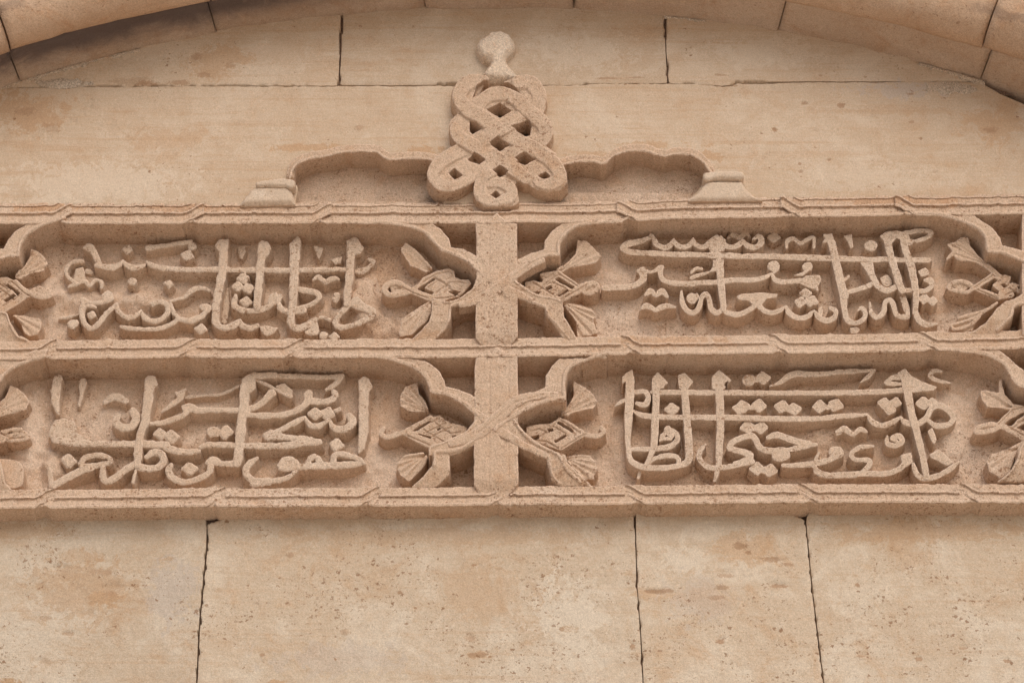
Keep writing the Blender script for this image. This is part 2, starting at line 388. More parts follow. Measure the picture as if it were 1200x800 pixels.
SERIAL = [0]
def relief(name, shapes, top, bot, mat, parent, cell=.8, edge=.35, bevel=2.6, rb=3.0, flare=1.3, rough=.45,
           grooves=(), zramp=None, dome=0.0, kind=None, label=None, warp=0.0):
    SERIAL[0] += 1
    seed = SERIAL[0] * 31
    lo = np.array([1e9, 1e9]); hi = -lo
    for sh in shapes:
        if sh[0] == 'h': continue
        q = sh[1][:, :2]
        r = sh[1][:, 2].max() if sh[0] == 's' else 0
        lo = np.minimum(lo, q.min(0) - r - 3); hi = np.maximum(hi, q.max(0) + r + 3)
    us = np.arange(lo[0], hi[0] + cell, cell); vs = np.arange(lo[1], hi[1] + cell, cell)
    U, V = np.meshgrid(us, vs)
    nz = edge * (vnoise(U, V, 3.2, seed) * .9 + vnoise(U, V, 9.0, seed + 5) * 1.1) + edge * 2.4 * np.clip(vnoise(U, V, 5.5, seed + 21) - .62, 0, 1) * 2.2
    d = np.full(U.shape, 1e6); ht = np.full(U.shape, -1e6)
    def upd(sd, z):
        nonlocal d, ht
        sd = sd + nz
        t = np.clip(-sd / rb, 0, 1)
        h = z - bevel * (1 - t) ** 2 - np.where(sd > 0, sd * 2.0, 0)
        ht = np.where(sd < .6, np.maximum(ht, h), ht)
        d = np.minimum(d, sd)
    for sh in shapes:
        if sh[0] == 's':
            Q = sh[1]
            best = np.full(U.shape, 1e6); zz = np.zeros(U.shape)
            if len(Q) == 1: Q = np.vstack([Q, Q + [0.01, 0, 0, 0]])
            rm = Q[:, 2].max() + 4
            for a, b in zip(Q[:-1], Q[1:]):
                i0 = max(int((min(a[0], b[0]) - rm - lo[0]) / cell), 0); i1 = int((max(a[0], b[0]) + rm - lo[0]) / cell) + 2
                j0 = max(int((min(a[1], b[1]) - rm - lo[1]) / cell), 0); j1 = int((max(a[1], b[1]) + rm - lo[1]) / cell) + 2
                Us, Vs = U[j0:j1, i0:i1], V[j0:j1, i0:i1]
                ex, ey = b[0] - a[0], b[1] - a[1]
                l2 = ex * ex + ey * ey + 1e-9
                t = np.clip(((Us - a[0]) * ex + (Vs - a[1]) * ey) / l2, 0, 1)
                sd = np.hypot(Us - a[0] - t * ex, Vs - a[1] - t * ey) - (a[2] + (b[2] - a[2]) * t)
                bb = best[j0:j1, i0:i1]
                m = sd < bb
                zb = zz[j0:j1, i0:i1]
                zb[m] = (a[3] + (b[3] - a[3]) * t)[m]
                bb[m] = sd[m]
            upd(best, zz)
        elif sh[0] == 'p':
            upd(sd_poly(U, V, sh[1]), sh[2])
    for sh in shapes:
        if sh[0] == 'h':
            sd = -sd_poly(U, V, sh[1]) + nz
            t = np.clip(-sd / rb, 0, 1)
            ht = np.where(sd > -rb, np.minimum(ht, ht - bevel * (1 - t) ** 2 * .8), ht)
            d = np.maximum(d, sd)
    if zramp: ht = ht + zramp[2] * np.clip((V - zramp[0]) / (zramp[1] - zramp[0]), 0, 1)
    # carved grooves: (points (u,v,r), depth)
    for Q, dep in grooves:
        best = np.full(U.shape, 1e6)
        for a, b in zip(Q[:-1], Q[1:]):
            ex, ey = b[0] - a[0], b[1] - a[1]
            l2 = ex * ex + ey * ey + 1e-9
            t = np.clip(((U - a[0]) * ex + (V - a[1]) * ey) / l2, 0, 1)
            best = np.minimum(best, np.hypot(U - a[0] - t * ex, V - a[1] - t * ey) / (a[2] + (b[2] - a[2]) * t))
        ht = ht - dep * np.clip(1 - best, 0, 1) ** .8
    if dome: ht = ht + dome * np.sqrt(np.clip(-d, 0, 40) / 12.0)
    keep = (d[:-1, :-1] + d[1:, :-1] + d[:-1, 1:] + d[1:, 1:]) < 0
    keep &= (np.maximum(np.maximum(d[:-1, :-1], d[1:, :-1]), np.maximum(d[:-1, 1:], d[1:, 1:])) < .9 * cell + .2)
    if not keep.any(): print('EMPTY relief', name); return None
    nv, nu = U.shape
    idx = np.arange(nv * nu).reshape(nv, nu)
    A, B, Cc, Dd = idx[:-1, :-1][keep], idx[:-1, 1:][keep], idx[1:, 1:][keep], idx[1:, :-1][keep]
    quads = np.stack([A, Dd, Cc, B], 1)            # seen from -y, up is -v
    # boundary edges
    e = np.concatenate([quads[:, [0, 1]], quads[:, [1, 2]], quads[:, [2, 3]], quads[:, [3, 0]]])
    key = e[:, 0].astype(np.int64) * (nv * nu) + e[:, 1]
    rkey = e[:, 1].astype(np.int64) * (nv * nu) + e[:, 0]
    be = e[~np.isin(key, rkey)]
    gy, gx = np.gradient(d, cell)
    gn = np.hypot(gx, gy) + 1e-6
    gx, gy = gx / gn, gy / gn
    uf, vf, df, hf = U.ravel().copy(), V.ravel().copy(), d.ravel(), ht.ravel().copy()
    gxf, gyf = gx.ravel(), gy.ravel()
    bvs = np.unique(be)
    mv = np.clip(df[bvs], -.75 * cell, .75 * cell)
    uf[bvs] -= mv * gxf[bvs]; vf[bvs] -= mv * gyf[bvs]
    # smooth boundary positions once along the loop
    acc = np.zeros((nv * nu, 2)); cnt = np.zeros(nv * nu)
    for a, b in ((0, 1), (1, 0)):
        np.add.at(acc, be[:, a], np.stack([uf[be[:, b]], vf[be[:, b]]], 1)); np.add.at(cnt, be[:, a], 1)
    av = acc[bvs] / cnt[bvs][:, None]
    uf[bvs] = uf[bvs] * .5 + av[:, 0] * .5; vf[bvs] = vf[bvs] * .5 + av[:, 1] * .5
    hb = np.maximum(hf[bvs], -bevel * 1.15 + np.minimum(0, hf[bvs] + bevel))
    hf[bvs] = hb
    used = np.unique(quads)
    remap = np.full(nv * nu, -1); remap[used] = np.arange(len(used))
    uu, vv, hh = uf[used], vf[used], hf[used]
    hh = np.clip(hh, bot - top + 1, 60)
    hh = hh + rough * (fbm(uu, vv, 14, seed + 9, 3) * .8 + vnoise(uu, vv, 2.6, seed + 3) * .2) + ((seed * 7919) % 97) / 97. * .3
    if warp: hh = hh + warp * vnoise(uu, vv, 120, seed + 40)
    x, z = W(uu, vv, top)
    pts = [np.stack([x, -(top + hh) * S, z], 1)]
    # skirt rings
    n0 = len(used)
    ring = {}
    bl = remap[bvs]
    ring_map = np.full(nv * nu, -1); ring_map[bvs] = np.arange(len(bvs))
    ub, vb, hb = uu[bl], vv[bl], hh[bl]
    depth = top + hb - bot
    fr = [0.0, .12, .45, .8, 1.12]
    for k, f in enumerate(fr):
        off = 0 if f == 0 else flare * (f ** 1.6) + (.55 * vnoise(ub * 1.0, vb + f * 37, 4.0, seed + 70) * (1 if k < 3 else .3)) * edge * 1.6
        x, z = W(ub + gxf[bvs] * off, vb + gyf[bvs] * off, top)
        pts.append(np.stack([x, -(top + hb - depth * f) * S, z], 1))
    qs = [remap[quads]]
    a = ring_map[be[:, 0]]; b = ring_map[be[:, 1]]
    prev_a, prev_b = n0 + a, n0 + b
    for k in range(1, len(fr)):
        base = n0 + k * len(bvs)
        qs.append(np.stack([prev_b, prev_a, base + a, base + b], 1))
        prev_a, prev_b = base + a, base + b
    o = mesh_obj(name, np.concatenate(pts), np.concatenate(qs), mat, parent)
    if kind: o['kind'] = kind
    if label: o['label'] = label
    return o
# ================================================================ LARGE STRUCTURE
FLOOR, LET, FRM = -18.0, 2.5, 22.0

def base_loc(u, v, h=0):
    x, z = W(u, v, h)
    return (float(x), -h * S, float(z))

# ---- ground: unseen sheet of paving round the wall foot, made pale to bounce light up
def ground():
    n = 40
    g = np.linspace(-1, 1, n)
    X, Y = np.meshgrid(np.sign(g) * np.abs(g) ** 2.2 * 400, np.sign(g) * np.abs(g) ** 2.2 * 400)
    co = np.stack([X.ravel(), Y.ravel(), np.zeros(X.size)], 1)
    i = np.arange(n * n).reshape(n, n)
    q = np.stack([i[:-1, :-1].ravel(), i[:-1, 1:].ravel(), i[1:, 1:].ravel(), i[1:, :-1].ravel()], 1)
    o = mesh_obj('ground', co, q, M_GROUND)
    o['kind'] = 'structure'
ground()

wall = thing('stone_wall', 'plain ashlar wall of large smooth limestone blocks above and below the carved band', 'wall', (0, 0, 0))

def plate(name, poly, h, mat, parent, thick=24, cell=3.0, edge=.3, wob=.5, holes=(), bevel=.7, rb=1.6, **k):
    sh = [('p', np.array(poly, float), 0.0)] + [('h', np.array(q, float)) for q in holes]
    return relief(name, sh, h, h - thick, mat, parent, cell=cell, edge=edge, bevel=bevel, rb=rb, flare=.5, rough=wob, **k)

# lower course (traced joints) -------------------------------------------------
LOWH = -4.0
low = [
    [(-210, 601), (-62, 601), (-66, 903), (-214, 903)],
    [(-60, 601), (242.4, 601), (241.3, 640), (237.4, 680), (232.6, 735), (229.5, 800), (225.4, 903), (-64, 903)],
    [(242.9, 614), (249, 612), (259, 608.5), (270, 601), (743.5, 600), (745.5, 680), (750, 740), (753, 800), (757, 903), (227.5, 903), (231, 810), (234.5, 735), (239.5, 680), (243.5, 640)],
    [(745.0, 600), (926, 600), (937, 606), (942, 608), (944.3, 617), (950, 680), (957, 740), (964.5, 800), (976, 903), (759.0, 903), (754.4, 800), (751.4, 740), (746.8, 680)],
    [(945.2, 608), (947, 600), (1290, 600), (1290, 903), (978.0, 903), (966.3, 800), (958.7, 740), (951.6, 680), (945.8, 620)],
    [(1292, 600), (1420, 600), (1420, 903), (1292, 903)],
]
dent_polys = [
    # shallow chips and bruises in the lower blocks: u, v, ru, rv
    (860, 630, 9, 3.4), (872, 642, 8, 5), (912, 656, 17, 4.5), (905, 670, 6, 4), (842, 693, 8, 6), (914, 684, 14, 3.4), (852, 672, 12, 5), (844, 749, 6, 3.5),
    (1005, 683, 4, 2.8), (1009, 766, 8, 2.5), (1077, 770, 4, 3), (1128, 757, 6, 2), (1180, 772, 5, 3), (770, 694, 22, 4), (130, 690, 16, 8), (70, 665, 14, 5),
    (105, 720, 11, 6), (90, 625, 12, 4), (552, 745, 7, 5), (742, 754, 4, 3), (80, 742, 14, 4), (45, 775, 12, 5), (1150, 725, 3, 2),
]
def dented(o, polys, depth=1.3, h=0):
    me = o.data
    n = len(me.vertices)
    co = np.zeros(n * 3, np.float32); me.vertices.foreach_get('co', co); co = co.reshape(-1, 3)
    loc = np.array(o.parent.location) if o.parent else np.zeros(3)
    for (u, v, ru, rv) in polys:
        x0, z0 = W(u, v, h)
        x1, _ = W(u + ru, v, h); _, z1 = W(u, v - rv, h)
        dx = (co[:, 0] + loc[0] - x0) / (x1 - x0); dz = (co[:, 2] + loc[2] - z0) / (z1 - z0)
        r = np.hypot(dx, dz) + .35 * vnoise(co[:, 0] * 400, co[:, 2] * 400, 5, int(u))
        m = (co[:, 1] < -h * S + .012)
        co[:, 1] += np.where(m, depth * S * np.clip((1 - r) * 1.6, 0, 1), 0)
    me.vertices.foreach_set('co', co.ravel()); me.update()
for i, poly in enumerate(low):
    vis = 1 <= i <= 4
    o = plate('stone_block', poly, LOWH, M_LOW, wall, cell=2.0 if vis else 6, wob=.55 if vis else .3, edge=.16)
    if vis: dented(o, dent_polys, h=LOWH)
# courses further down to the ground, and the stones either side (outside the frame)
zlow = float(W(600, 903, 0)[1])
def box(name, x0, x1, y0, y1, z0, z1, mat, parent, b=.006):
    co = []
    for (yy, k) in ((y1, 0), (y0 + b, 0), (y0, 1)):
        for (xx, zz) in ((x0, z0), (x1, z0), (x1, z1), (x0, z1)):
            cx = x0 + b if xx == x0 else x1 - b; cz = z0 + b if zz == z0 else z1 - b
            co.append((cx if k else xx, yy, cz if k else zz))
    q = [(3, 2, 1, 0)] if False else [(0, 3, 2, 1)]
    for r in (0, 4):
        for i in range(4):
            j = (i + 1) % 4
            q.append((r + i, r + j, r + 4 + j, r + 4 + i))
    q.append((8, 9, 10, 11))
    return mesh_obj(name, co, q, mat, parent, smooth=False)
rnd = random.Random(5)
z = zlow - .004
row = 0
while z > .05:
    hgt = min(.46 + rnd.random() * .08, z)
    x = -3.2 + (row % 2) * -.4
    while x < 3.2:
        w = .55 + rnd.random() * .5
        box('stone_block', x + .002, x + w - .002, -LOWH * S - rnd.random() * .002, .06, z - hgt + .004, z, M_LOW, wall)
        x += w
    z -= hgt; row += 1

# upper courses ---------------------------------------------------------------
up = [
    [(-40, -30), (300, -30), (397.2, -30), (399.2, 17), (398.4, 60), (396.0, 100.2), (260, 101.3), (130, 101.5), (96, 100.3), (80, 101.9), (-40, 102.1)],
    [(399.6, -30), (778.2, -30), (778.6, 20), (779.9, 60), (782.0, 97.6), (700, 97.7), (668, 100.1), (636, 99.5), (535, 99), (397.8, 99.6), (400.2, 60), (400.8, 17)],
    [(779.6, -30), (1250, -30), (1250, 97.2), (1072, 95.6), (1030, 95.2), (940, 95.4), (862, 96.2), (856, 99.6), (846, 100.4), (830, 99.0), (784, 97.7), (781, 60), (779.6, 20)],
]
for poly in up:
    o = plate('stone_block', poly, 0.0, M_WALL, wall, cell=2.5, wob=.5)
    dented(o, [(730, 90, 22, 1.6), (700, 91, 16, 1.4), (845, 88, 9, 1.8), (160, 97, 26, 4), (240, 90, 12, 3), (232, 68, 10, 4), (680, 93, 14, 1.4), (860, 70, 10, 3), (590, 27, 6, 3)], 1.5)
# pockets under the lobed arches
tile('LA', 270, 150, 4.8); tile('RA', 640, 150, 4.615)
LP = "335,285 345,245 362,215 390,193 430,178 470,168 550,157 585,146 620,138 700,131 800,131 835,142 860,162 880,172 900,178 960,176 1060,171 1150,186"
RP = "20,215 60,203 100,196 160,184 200,180 270,184 310,194 345,168 380,145 440,127 500,122 560,130 600,146 650,152 690,143 740,141 800,152 850,185 890,240"
lp = _pts('LA', LP)[:, :2]; rp = _pts('RA', RP)[:, :2]
lhole = np.vstack([_pts('LA', "340,300 378,330 366,420")[::-1][:, :2] * 1.0, lp[:-1], [[520, 190], [520, 243], [346, 243]]])
rhole = np.vstack([[[640, 243], [640, 196]], rp, _pts('RA', "850,245 848,300 815,350 765,390")[:, :2], [[805, 243]]])
course = [(-40, 102.4), (80, 102.2), (96, 100.9), (130, 101.8), (260, 101.6), (397, 100.8), (535, 100.5), (636, 100.3), (668, 100.4), (700, 98.0), (784, 98.0), (830, 99.3),
          (846, 101.8), (858, 101), (864, 97.8), (940, 97), (1030, 96.2), (1072, 95.4), (1250, 97), (1250, 246), (-40, 246)]
tile('K', 490, 75, 4.442)
drill = ["352,230 425,193 488,235 425,274", "268,292 300,300 332,330 282,360 266,345", "485,325 570,287 592,312 582,362 552,372", "370,405 415,377 480,415 425,449", "255,490 292,455 357,490 320,516",
         "495,490 550,455 612,490 555,519", "385,550 425,523 477,560 425,583", "155,560 190,534 232,572 190,592", "620,575 665,550 692,577 655,597", "373,675 405,650 432,680 405,700"]
drill = [_pts('K', q)[:, :2] + np.array([0, 3.5]) for q in drill]
o = plate('stone_block', course, 0.0, M_WALL, wall, thick=30, cell=1.6, wob=.55, holes=[lhole, rhole, np.array([(1149, 95), (1165, 96), (1185, 103), (1212, 108), (1212, 127), (1192, 119), (1172, 110), (1156, 101)])] + drill)
o['label'] = 'long stone holding the lobed arch recesses'
dented(o, [(908, 152, 5, 3.4), (986, 123, 5, 3.0), (942, 121, 5, 2.2), (1160, 152, 14, 6), (1067, 110, 4, 2), (100, 118, 10, 8), (96, 111, 3, 2), (101, 111, 3, 2), (106, 114, 2.5, 3), (108, 119, 2, 3), (106, 125, 2.5, 3), (99, 128, 3, 2), (93, 131, 3.5, 2), (87, 135, 3.5, 2), (82, 140, 3, 2), (88, 143, 2, 4), (98, 134, 2, 4), (30, 125, 30, 12),
           (938, 201, 3, 2), (972, 187, 3, 2), (1080, 163, 4, 1.6), (956, 153, 3, 1.6), (1096, 202, 3, 2), (905, 103, 3, 2), (45, 160, 40, 8)], 1.4)

# mortar core behind the joints
def core(u0, v0, u1, v1, h, mat, name='mortar'):
    x0, z1 = W(u0, v0, 0); x1, z0 = W(u1, v1, 0)
    co = [(x0, -h * S, z0), (x1, -h * S, z0), (x1, -h * S, z1), (x0, -h * S, z1)]
    return mesh_obj(name, co, [(0, 1, 2, 3)], mat, wall, smooth=False)
core(-400, 596, 1600, 930, LOWH - 9, M_MORTAR)
core(-400, -60, 1600, 250, -9 - 30, M_MORTAR)
core(-60, -60, 1260, 108, -7, M_MORTAR)
box('rubble_core', -3.3, 3.3, .10, .4, 0, 8.2, M_MORTAR, wall)

# ---------------------------------------------------------------- carved frame
fx, fy_, fz = base_loc(585, 610, 0)
frame = thing('carved_frame', 'moulded stone frame of stepped fillets with a central upright dividing four inscription panels', 'carved frame', (fx, fy_, fz))

def smooth01(t):
    t = np.clip(t, 0, 1); return t * t * (3 - 2 * t)
def border(name, epts, kinks, prof, u0, u1, under, seed, undercut=2.6, bulge=0.0):
    us = np.arange(u0, u1, 1.0)
    ep = np.array(epts, float)
    e = np.interp(us, ep[:, 0], ep[:, 1]) + .35 * vnoise(us, us * 0, 17, seed) + .3 * vnoise(us, us * 0, 4, seed + 1) - 3.4 * np.clip(vnoise(us, us * 0, 9, seed + 2) - .62, 0, 1)
    pr = np.array(prof, float)
    tmin = pr[0, 0]; tmax = 1.2
    ts = np.concatenate([np.arange(tmin, tmax, .7), [tmax]])
    s = np.zeros_like(us); lift = np.zeros_like(us); new = np.ones_like(us)
    for xk, d, amp in kinks:
        q = (us - xk) * (-1 if d > 0 else 1)      # bend grows towards +q
        b = 11 * amp
        sk = smooth01((q + 12) / 26)
        inside = (q > -12) & (q < 14)
        s = np.where(inside, sk, s)
        lf = np.where(q <= 0, 11 * sk, np.clip(2.6 - q * .35, 0, 9))
        lift = np.where(inside, np.minimum(lf, 2.6) * amp, lift)
        new = np.where(inside, (q > 0).astype(float), new)
    Tg, Ug = np.meshgrid(ts, us)
    wear = .5 * vnoise(Ug, Tg * 1.0, 7, seed + 4) + 1.3 * np.clip(vnoise(Ug, Tg * 1.5, 30, seed + 44) - .25, 0, 1)
    def prof_h(t): return np.interp(t + wear * .45, pr[:, 0], pr[:, 1])
    sc = s[:, None]
    hb = prof_h(Tg + 11 * sc)
    low_ = Tg + 11 * sc > 1.2
    ridge_amp = np.where(Tg + 11 * sc > -4, 1 - .30 * sc, 1 - .15 * sc)
    hb = np.where(low_, -99, hb * ridge_amp)
    hn = np.where(Tg > -11, prof_h(Tg), -99)
    nn = new[:, None] > .5
    h = np.where(sc > 0, np.where(nn, np.maximum(hb, hn), np.where(low_, prof_h(np.full_like(Tg, 1.2)) * .9, hb)), prof_h(Tg))
    # top drop when the profile rises from a recess
    if pr[0, 1] < -5: h[:, 0] = pr[0, 1]; h[:, 1] = np.maximum(h[:, 1], pr[2, 1] - 3)
    h = h + .5 * fbm(Ug, Tg, 12, seed + 8) + .3 * vnoise(Ug, Tg, 2.5, seed + 12)
    Vg = e[:, None] + Tg - lift[:, None] * smooth01((Tg + 6) / 5) + .2 * wear
    h[:, 0] = pr[0, 1] if pr[0, 1] < -5 else h[:, 0] - 1.5
    x, z = W(Ug, Vg, h)
    for i in range(h.shape[1] - 2, -1, -1):          # ledges run level back into the wall
        st = (h[:, i + 1] - h[:, i]) > .9
        z[:, i] = np.where(st, np.minimum(z[:, i], z[:, i + 1] + .0003), z[:, i])
    pts = [np.stack([x, -h * S, z], 2)]
    hl = h[:, -1]; xl, zl = x[:, -1], z[:, -1]
    for f in (.05, .25, .55, .85, 1.1):
        hh = hl + (under - hl) * f
        nz_ = .5 * fbm(us, us * 0 + f * 60, 11, seed + 33) + .4 * vnoise(us, us * 0 + f * 90, 3, seed + 35)
        zz = zl + undercut * S * f * -1.0 * 1.0 + nz_ * S * (1 if f < 1 else .2) - bulge * S * math.sin(min(f, 1) * math.pi)
        pts.append(np.stack([xl, -hh * S, zz], 1)[:, None, :])
    G = np.concatenate(pts, 1)
    nu, nt = G.shape[:2]
    i = np.arange(nu * nt).reshape(nu, nt)
    q = np.stack([i[:-1, :-1].ravel(), i[:-1, 1:].ravel(), i[1:, 1:].ravel(), i[1:, :-1].ravel()], 1)
    return mesh_obj(name, G.reshape(-1, 3), q, M_CARVE, frame)
TOPP = [(-24, 0), (-22.6, .5), (-21.5, 5.5), (-19.8, 5.8), (-19.0, 4.2), (-14.6, 6.5), (-13.8, 12.5), (-13, 13.8), (-11.2, 13.9), (-10.5, 11.8), (-8.5, 11.2), (-3.9, 14.2), (-3.0, 20.5), (-2.4, 22.0), (.5, 22.2), (.9, 21.9), (1.2, 20.8)]
MIDP = [(-23, -18), (-22.3, 12), (-21.0, 14.5), (-15.0, 15.8), (-14.0, 16), (-13.5, 18), (-12.9, 18.8), (-11.2, 18.9), (-10.5, 16.8), (-8.5, 16.4), (-3.9, 18.4), (-3.2, 21.4), (-2.5, 22.6), (.5, 22.6), (.9, 22.2), (1.2, 21)]
K_TOP = [(71, -1, 1), (226, -1, 1), (375, -1, 1), (736, 1, 1), (928, 1, 1), (1062, 1, 1)]
K_MID = [(53, -1, 1), (217, -1, .9), (343, -1, .9), (741, 1, 1), (914, 1, 1), (1090, 1, 1)]
K_BOT = [(51, -1, 1), (251, -1, .4), (431, -1, .9), (584, -1, .7), (746, 1, .9), (949, 1, .9), (1138, 1, .8)]
border('moulding', [(-80, 262), (0, 261.5), (180, 261.5), (400, 261.3), (560, 261), (700, 260), (800, 255.5), (930, 253.8), (1058, 252), (1100, 252.4), (1150, 251.2), (1280, 249)],
       K_TOP, TOPP, -80, 1280, FLOOR, 11, bulge=.6)
border('moulding', [(-80, 422), (0, 421), (60, 420), (200, 418.5), (400, 418.5), (560, 418), (700, 415.5), (850, 414), (1000, 412.5), (1100, 410.5), (1200, 408), (1280, 407)],
       K_MID, MIDP, -80, 1280, FLOOR, 22, bulge=.8)
border('moulding', [(-80, 596), (0, 595), (100, 594.5), (250, 593), (400, 592.8), (600, 591), (750, 590), (900, 588.5), (1050, 588), (1200, 588.5), (1280, 588)],
       K_BOT, MIDP, -80, 1280, LOWH - 2, 33, undercut=1.5, bulge=.4)

# uprights between panels
tile('I', 0, 0, 1)
def upright(poly_top, poly_bot):
    for p in (poly_top, poly_bot):
        relief('upright', [P('I', p, 0)], FRM - .4, FLOOR, M_CARVE, frame, cell=.9, edge=.4, bevel=1.0, rb=1.6, flare=.9, rough=.8,
               grooves=GR, zramp=(390, 402, -4.5) if p is poly_top else (562, 574, -4.5))
GR = [(np.array([(574, 262, 1.6), (572.5, 395, 1.6)]), .9), (np.array([(596, 262, 1.6), (595, 395, 1.6)]), .7),
      (np.array([(582, 333, 2.6), (590, 350, 5.0)]), 2.2), (np.array([(582, 336, 1.5), (577, 352, 1.2)]), 1.0),
      (np.array([(574, 424, 1.6), (573, 566, 1.6)]), .9), (np.array([(596, 424, 1.6), (596, 566, 1.6)]), .7),
      (np.array([(584, 504, 2.0), (592, 518, 4.0)]), 2.4), (np.array([(566, 330, 1.2), (540, 352, 1.2)]), .8)]
upright("557.6,262.5 566,261 572,257.5 577,253 582,248.5 587,253 592,257.5 598,261 606,262.5 606.2,300 606.8,394 602,399 594,406 570,406 562,400 557.4,395 558.2,300",
        "557,419 565,417.5 572,414 577,410 582,405 587,409 593,412.5 600,415 606.6,416 607,460 607.4,566 602,572 594,579 584,588 573,582 562,575 555.0,567 556,460")
for (a, b, c0, c1) in ((-62, -8, 258, 402), (-62, -10, 416, 575), (1198, 1262, 246, 392), (1212, 1262, 405, 570)):
    relief('upright', [P('I', f"{a},{c0} {b},{c0} {b},{c1} {a},{c1}", 0)], FRM - .6, FLOOR, M_CARVE, frame, cell=1.6, edge=.3, bevel=1.4, rb=2.0, flare=.9, rough=.8)

# ---------------------------------------------------------------- frame bands sweeping round the panel corners
tile('O1', 445, 255, 5.333); tile('O2', 575, 255, 5.333); tile('O3', 440, 425, 5.333); tile('O4', 575, 425, 5.333)
tile('O5', 0, 280, 6.667); tile('O6', 0, 430, 5.333); tile('O7', 1080, 260, 5.714); tile('O8', 1080, 420, 5.333)
tile('T1', 0, 230, 6); tile('T6', 1000, 230, 6); tile('N1', 0, 370, 6)
def band(poly, lips, zr=None):
    sh = [poly] + lips
    relief('corner_band', sh, FRM - 1.2, FLOOR, M_CARVE, frame, cell=.8, edge=.35, bevel=1.0, rb=1.5, flare=2.4, rough=.6, zramp=zr)
ZL = 2.2
band(P('O1', "-40,26 -40,33 0,40 98,49 180,64 270,98 330,160 385,215 480,247 560,292 620,350 660,400 720,340 680,285 600,232 520,195 447,185 432,132 385,75 330,40 330,20"),
     [C('O1', 20, "-20,30 100,42 190,58 275,88 335,148 392,205", ZL), C('O1', 20, "392,205 480,236 560,280 622,338", ZL)])
band(P('O2', "830,25 440,20 440,40 380,85 340,140 335,197 250,222 163,262 90,330 90,400 132,376 200,327 350,247 432,242 434,165 482,104 540,64 600,47 700,38 830,36"),
     [C('O2', 18, "820,28 700,30 600,38 535,54 472,96 424,160 422,232", ZL), C('O2', 20, "424,232 345,238 245,284 175,333 125,372", ZL)])
band(P('O1', "720,350 600,400 580,470 530,500 470,530 430,560 445,575 440,650 400,700 340,745 200,760 150,800 420,800 430,745 443,640 450,562 520,535 604,514 640,560 700,500") if False else
     P('O1', "690,330 600,385 580,440 500,500 440,530 400,515 330,500 326,520 325,590 310,640 260,690 205,735 180,754 330,754 345,742 425,665 441,600 446,560 520,535 606,514 660,480"),
     [C('O1', 16, "600,505 520,527 446,550 436,600 424,655 360,725", ZL * .6), C('O1', 14, "640,400 560,470 480,520 400,535", ZL * .6)], (376, 396, -6.5))
band(P('O2', "60,330 130,372 200,428 280,480 360,500 445,525 452,540 460,620 505,690 545,742 545,754 462,754 430,705 345,610 332,562 232,527 160,497 100,460"),
     [C('O2', 16, "130,385 220,450 300,490 400,510 440,530", ZL * .6), C('O2', 16, "150,485 240,520 340,556 360,605 440,690 490,742", ZL * .6)], (376, 396, -6.5))
band(P('O3', "-60,-50 -60,-37 40,-26 96,-17 148,2 225,33 300,85 335,150 345,192 450,208 540,258 620,322 660,380 740,330 735,280 600,200 520,165 440,145 430,110 400,50 330,-5 200,-40"),
     [C('O3', 26, "0,-42 96,-26 150,-8 232,22 308,76 342,140 352,182", ZL), C('O3', 26, "352,182 452,198 545,248 640,325", ZL)])
band(P('O3', "700,320 640,350 590,400 540,455 430,505 350,515 330,540 365,600 350,640 300,700 235,750 225,760 370,760 390,752 462,690 468,640 460,575 530,560 612,515 680,440"),
     [C('O3', 20, "610,490 530,540 440,555 375,560 372,600 366,640", ZL), C('O3', 16, "640,350 560,440 430,500 350,530 340,570", ZL * .6)], (548, 567, -6.0))
band(P('O4', "720,-30 430,-30 380,20 345,80 345,152 250,192 165,218 60,330 60,400 140,354 200,314 300,268 400,243 473,243 467,130 482,62 522,22 600,-6 665,-30 760,-52 760,-60"),
     [C('O4', 20, "740,-58 660,-40 596,-16 516,12 472,56 456,130 460,232", ZL), C('O4', 22, "456,220 400,228 295,256 195,304 60,390 30,420", ZL)])
band(P('O4', "60,370 150,352 200,420 280,492 400,552 470,575 480,620 540,680 620,738 640,758 450,758 430,752 378,718 358,640 348,592 260,552 170,502 50,425"),
     [C('O4', 16, "140,355 195,430 275,502 395,562 440,600 470,660 560,735", ZL), C('O4', 16, "50,420 170,492 262,540 356,580 372,640 390,700 435,742", ZL * .6)], (548, 567, -6.0))
band(P('T1', "470,140 440,168 380,187 280,222 200,272 157,332 140,390 137,432 60,432 0,452 -60,470 -60,375 25,367 50,310 100,255 190,188 300,150"),
     [C('T1', 20, "440,155 378,176 274,212 192,262 146,326 126,420", ZL), C('T1', 18, "126,420 60,424 -10,445", ZL)])
band(P('O5', "-60,520 -20,560 60,585 88,660 140,735 215,762 240,775 240,790 -60,790"),
     [C('O5', 14, "-20,575 50,590 75,665 130,745 205,775", ZL)], (380, 396, -6.5))
band(P('N1', "340,235 312,300 200,332 100,372 30,432 0,480 -60,560 -60,300 80,300 250,236"),
     [C('N1', 22, "310,285 200,318 94,360 20,422 -20,480", ZL)])
band(P('O6', "-60,520 -10,570 10,600 30,710 80,757 -60,757"), [], (552, 570, -6))
band(P('T6', "330,112 350,122 430,132 600,138 700,163 800,203 878,243 918,300 935,380 945,402 1050,412 1130,442 1260,500 1260,400 1130,362 1050,342 1030,290 980,220 900,170 850,128 600,105"),
     [C('T6', 22, "430,122 600,128 704,152 806,192 888,232 932,296 950,380", ZL), C('T6', 20, "950,390 1055,400 1136,430 1240,480", ZL)])
band(P('O7', "760,440 700,468 620,515 560,528 500,580 440,660 350,715 240,736 240,740 500,740 522,722 602,652 625,575 700,545 760,520"),
     [C('O7', 18, "700,540 620,565 590,640 510,712", ZL)], (374, 389, -6.5))
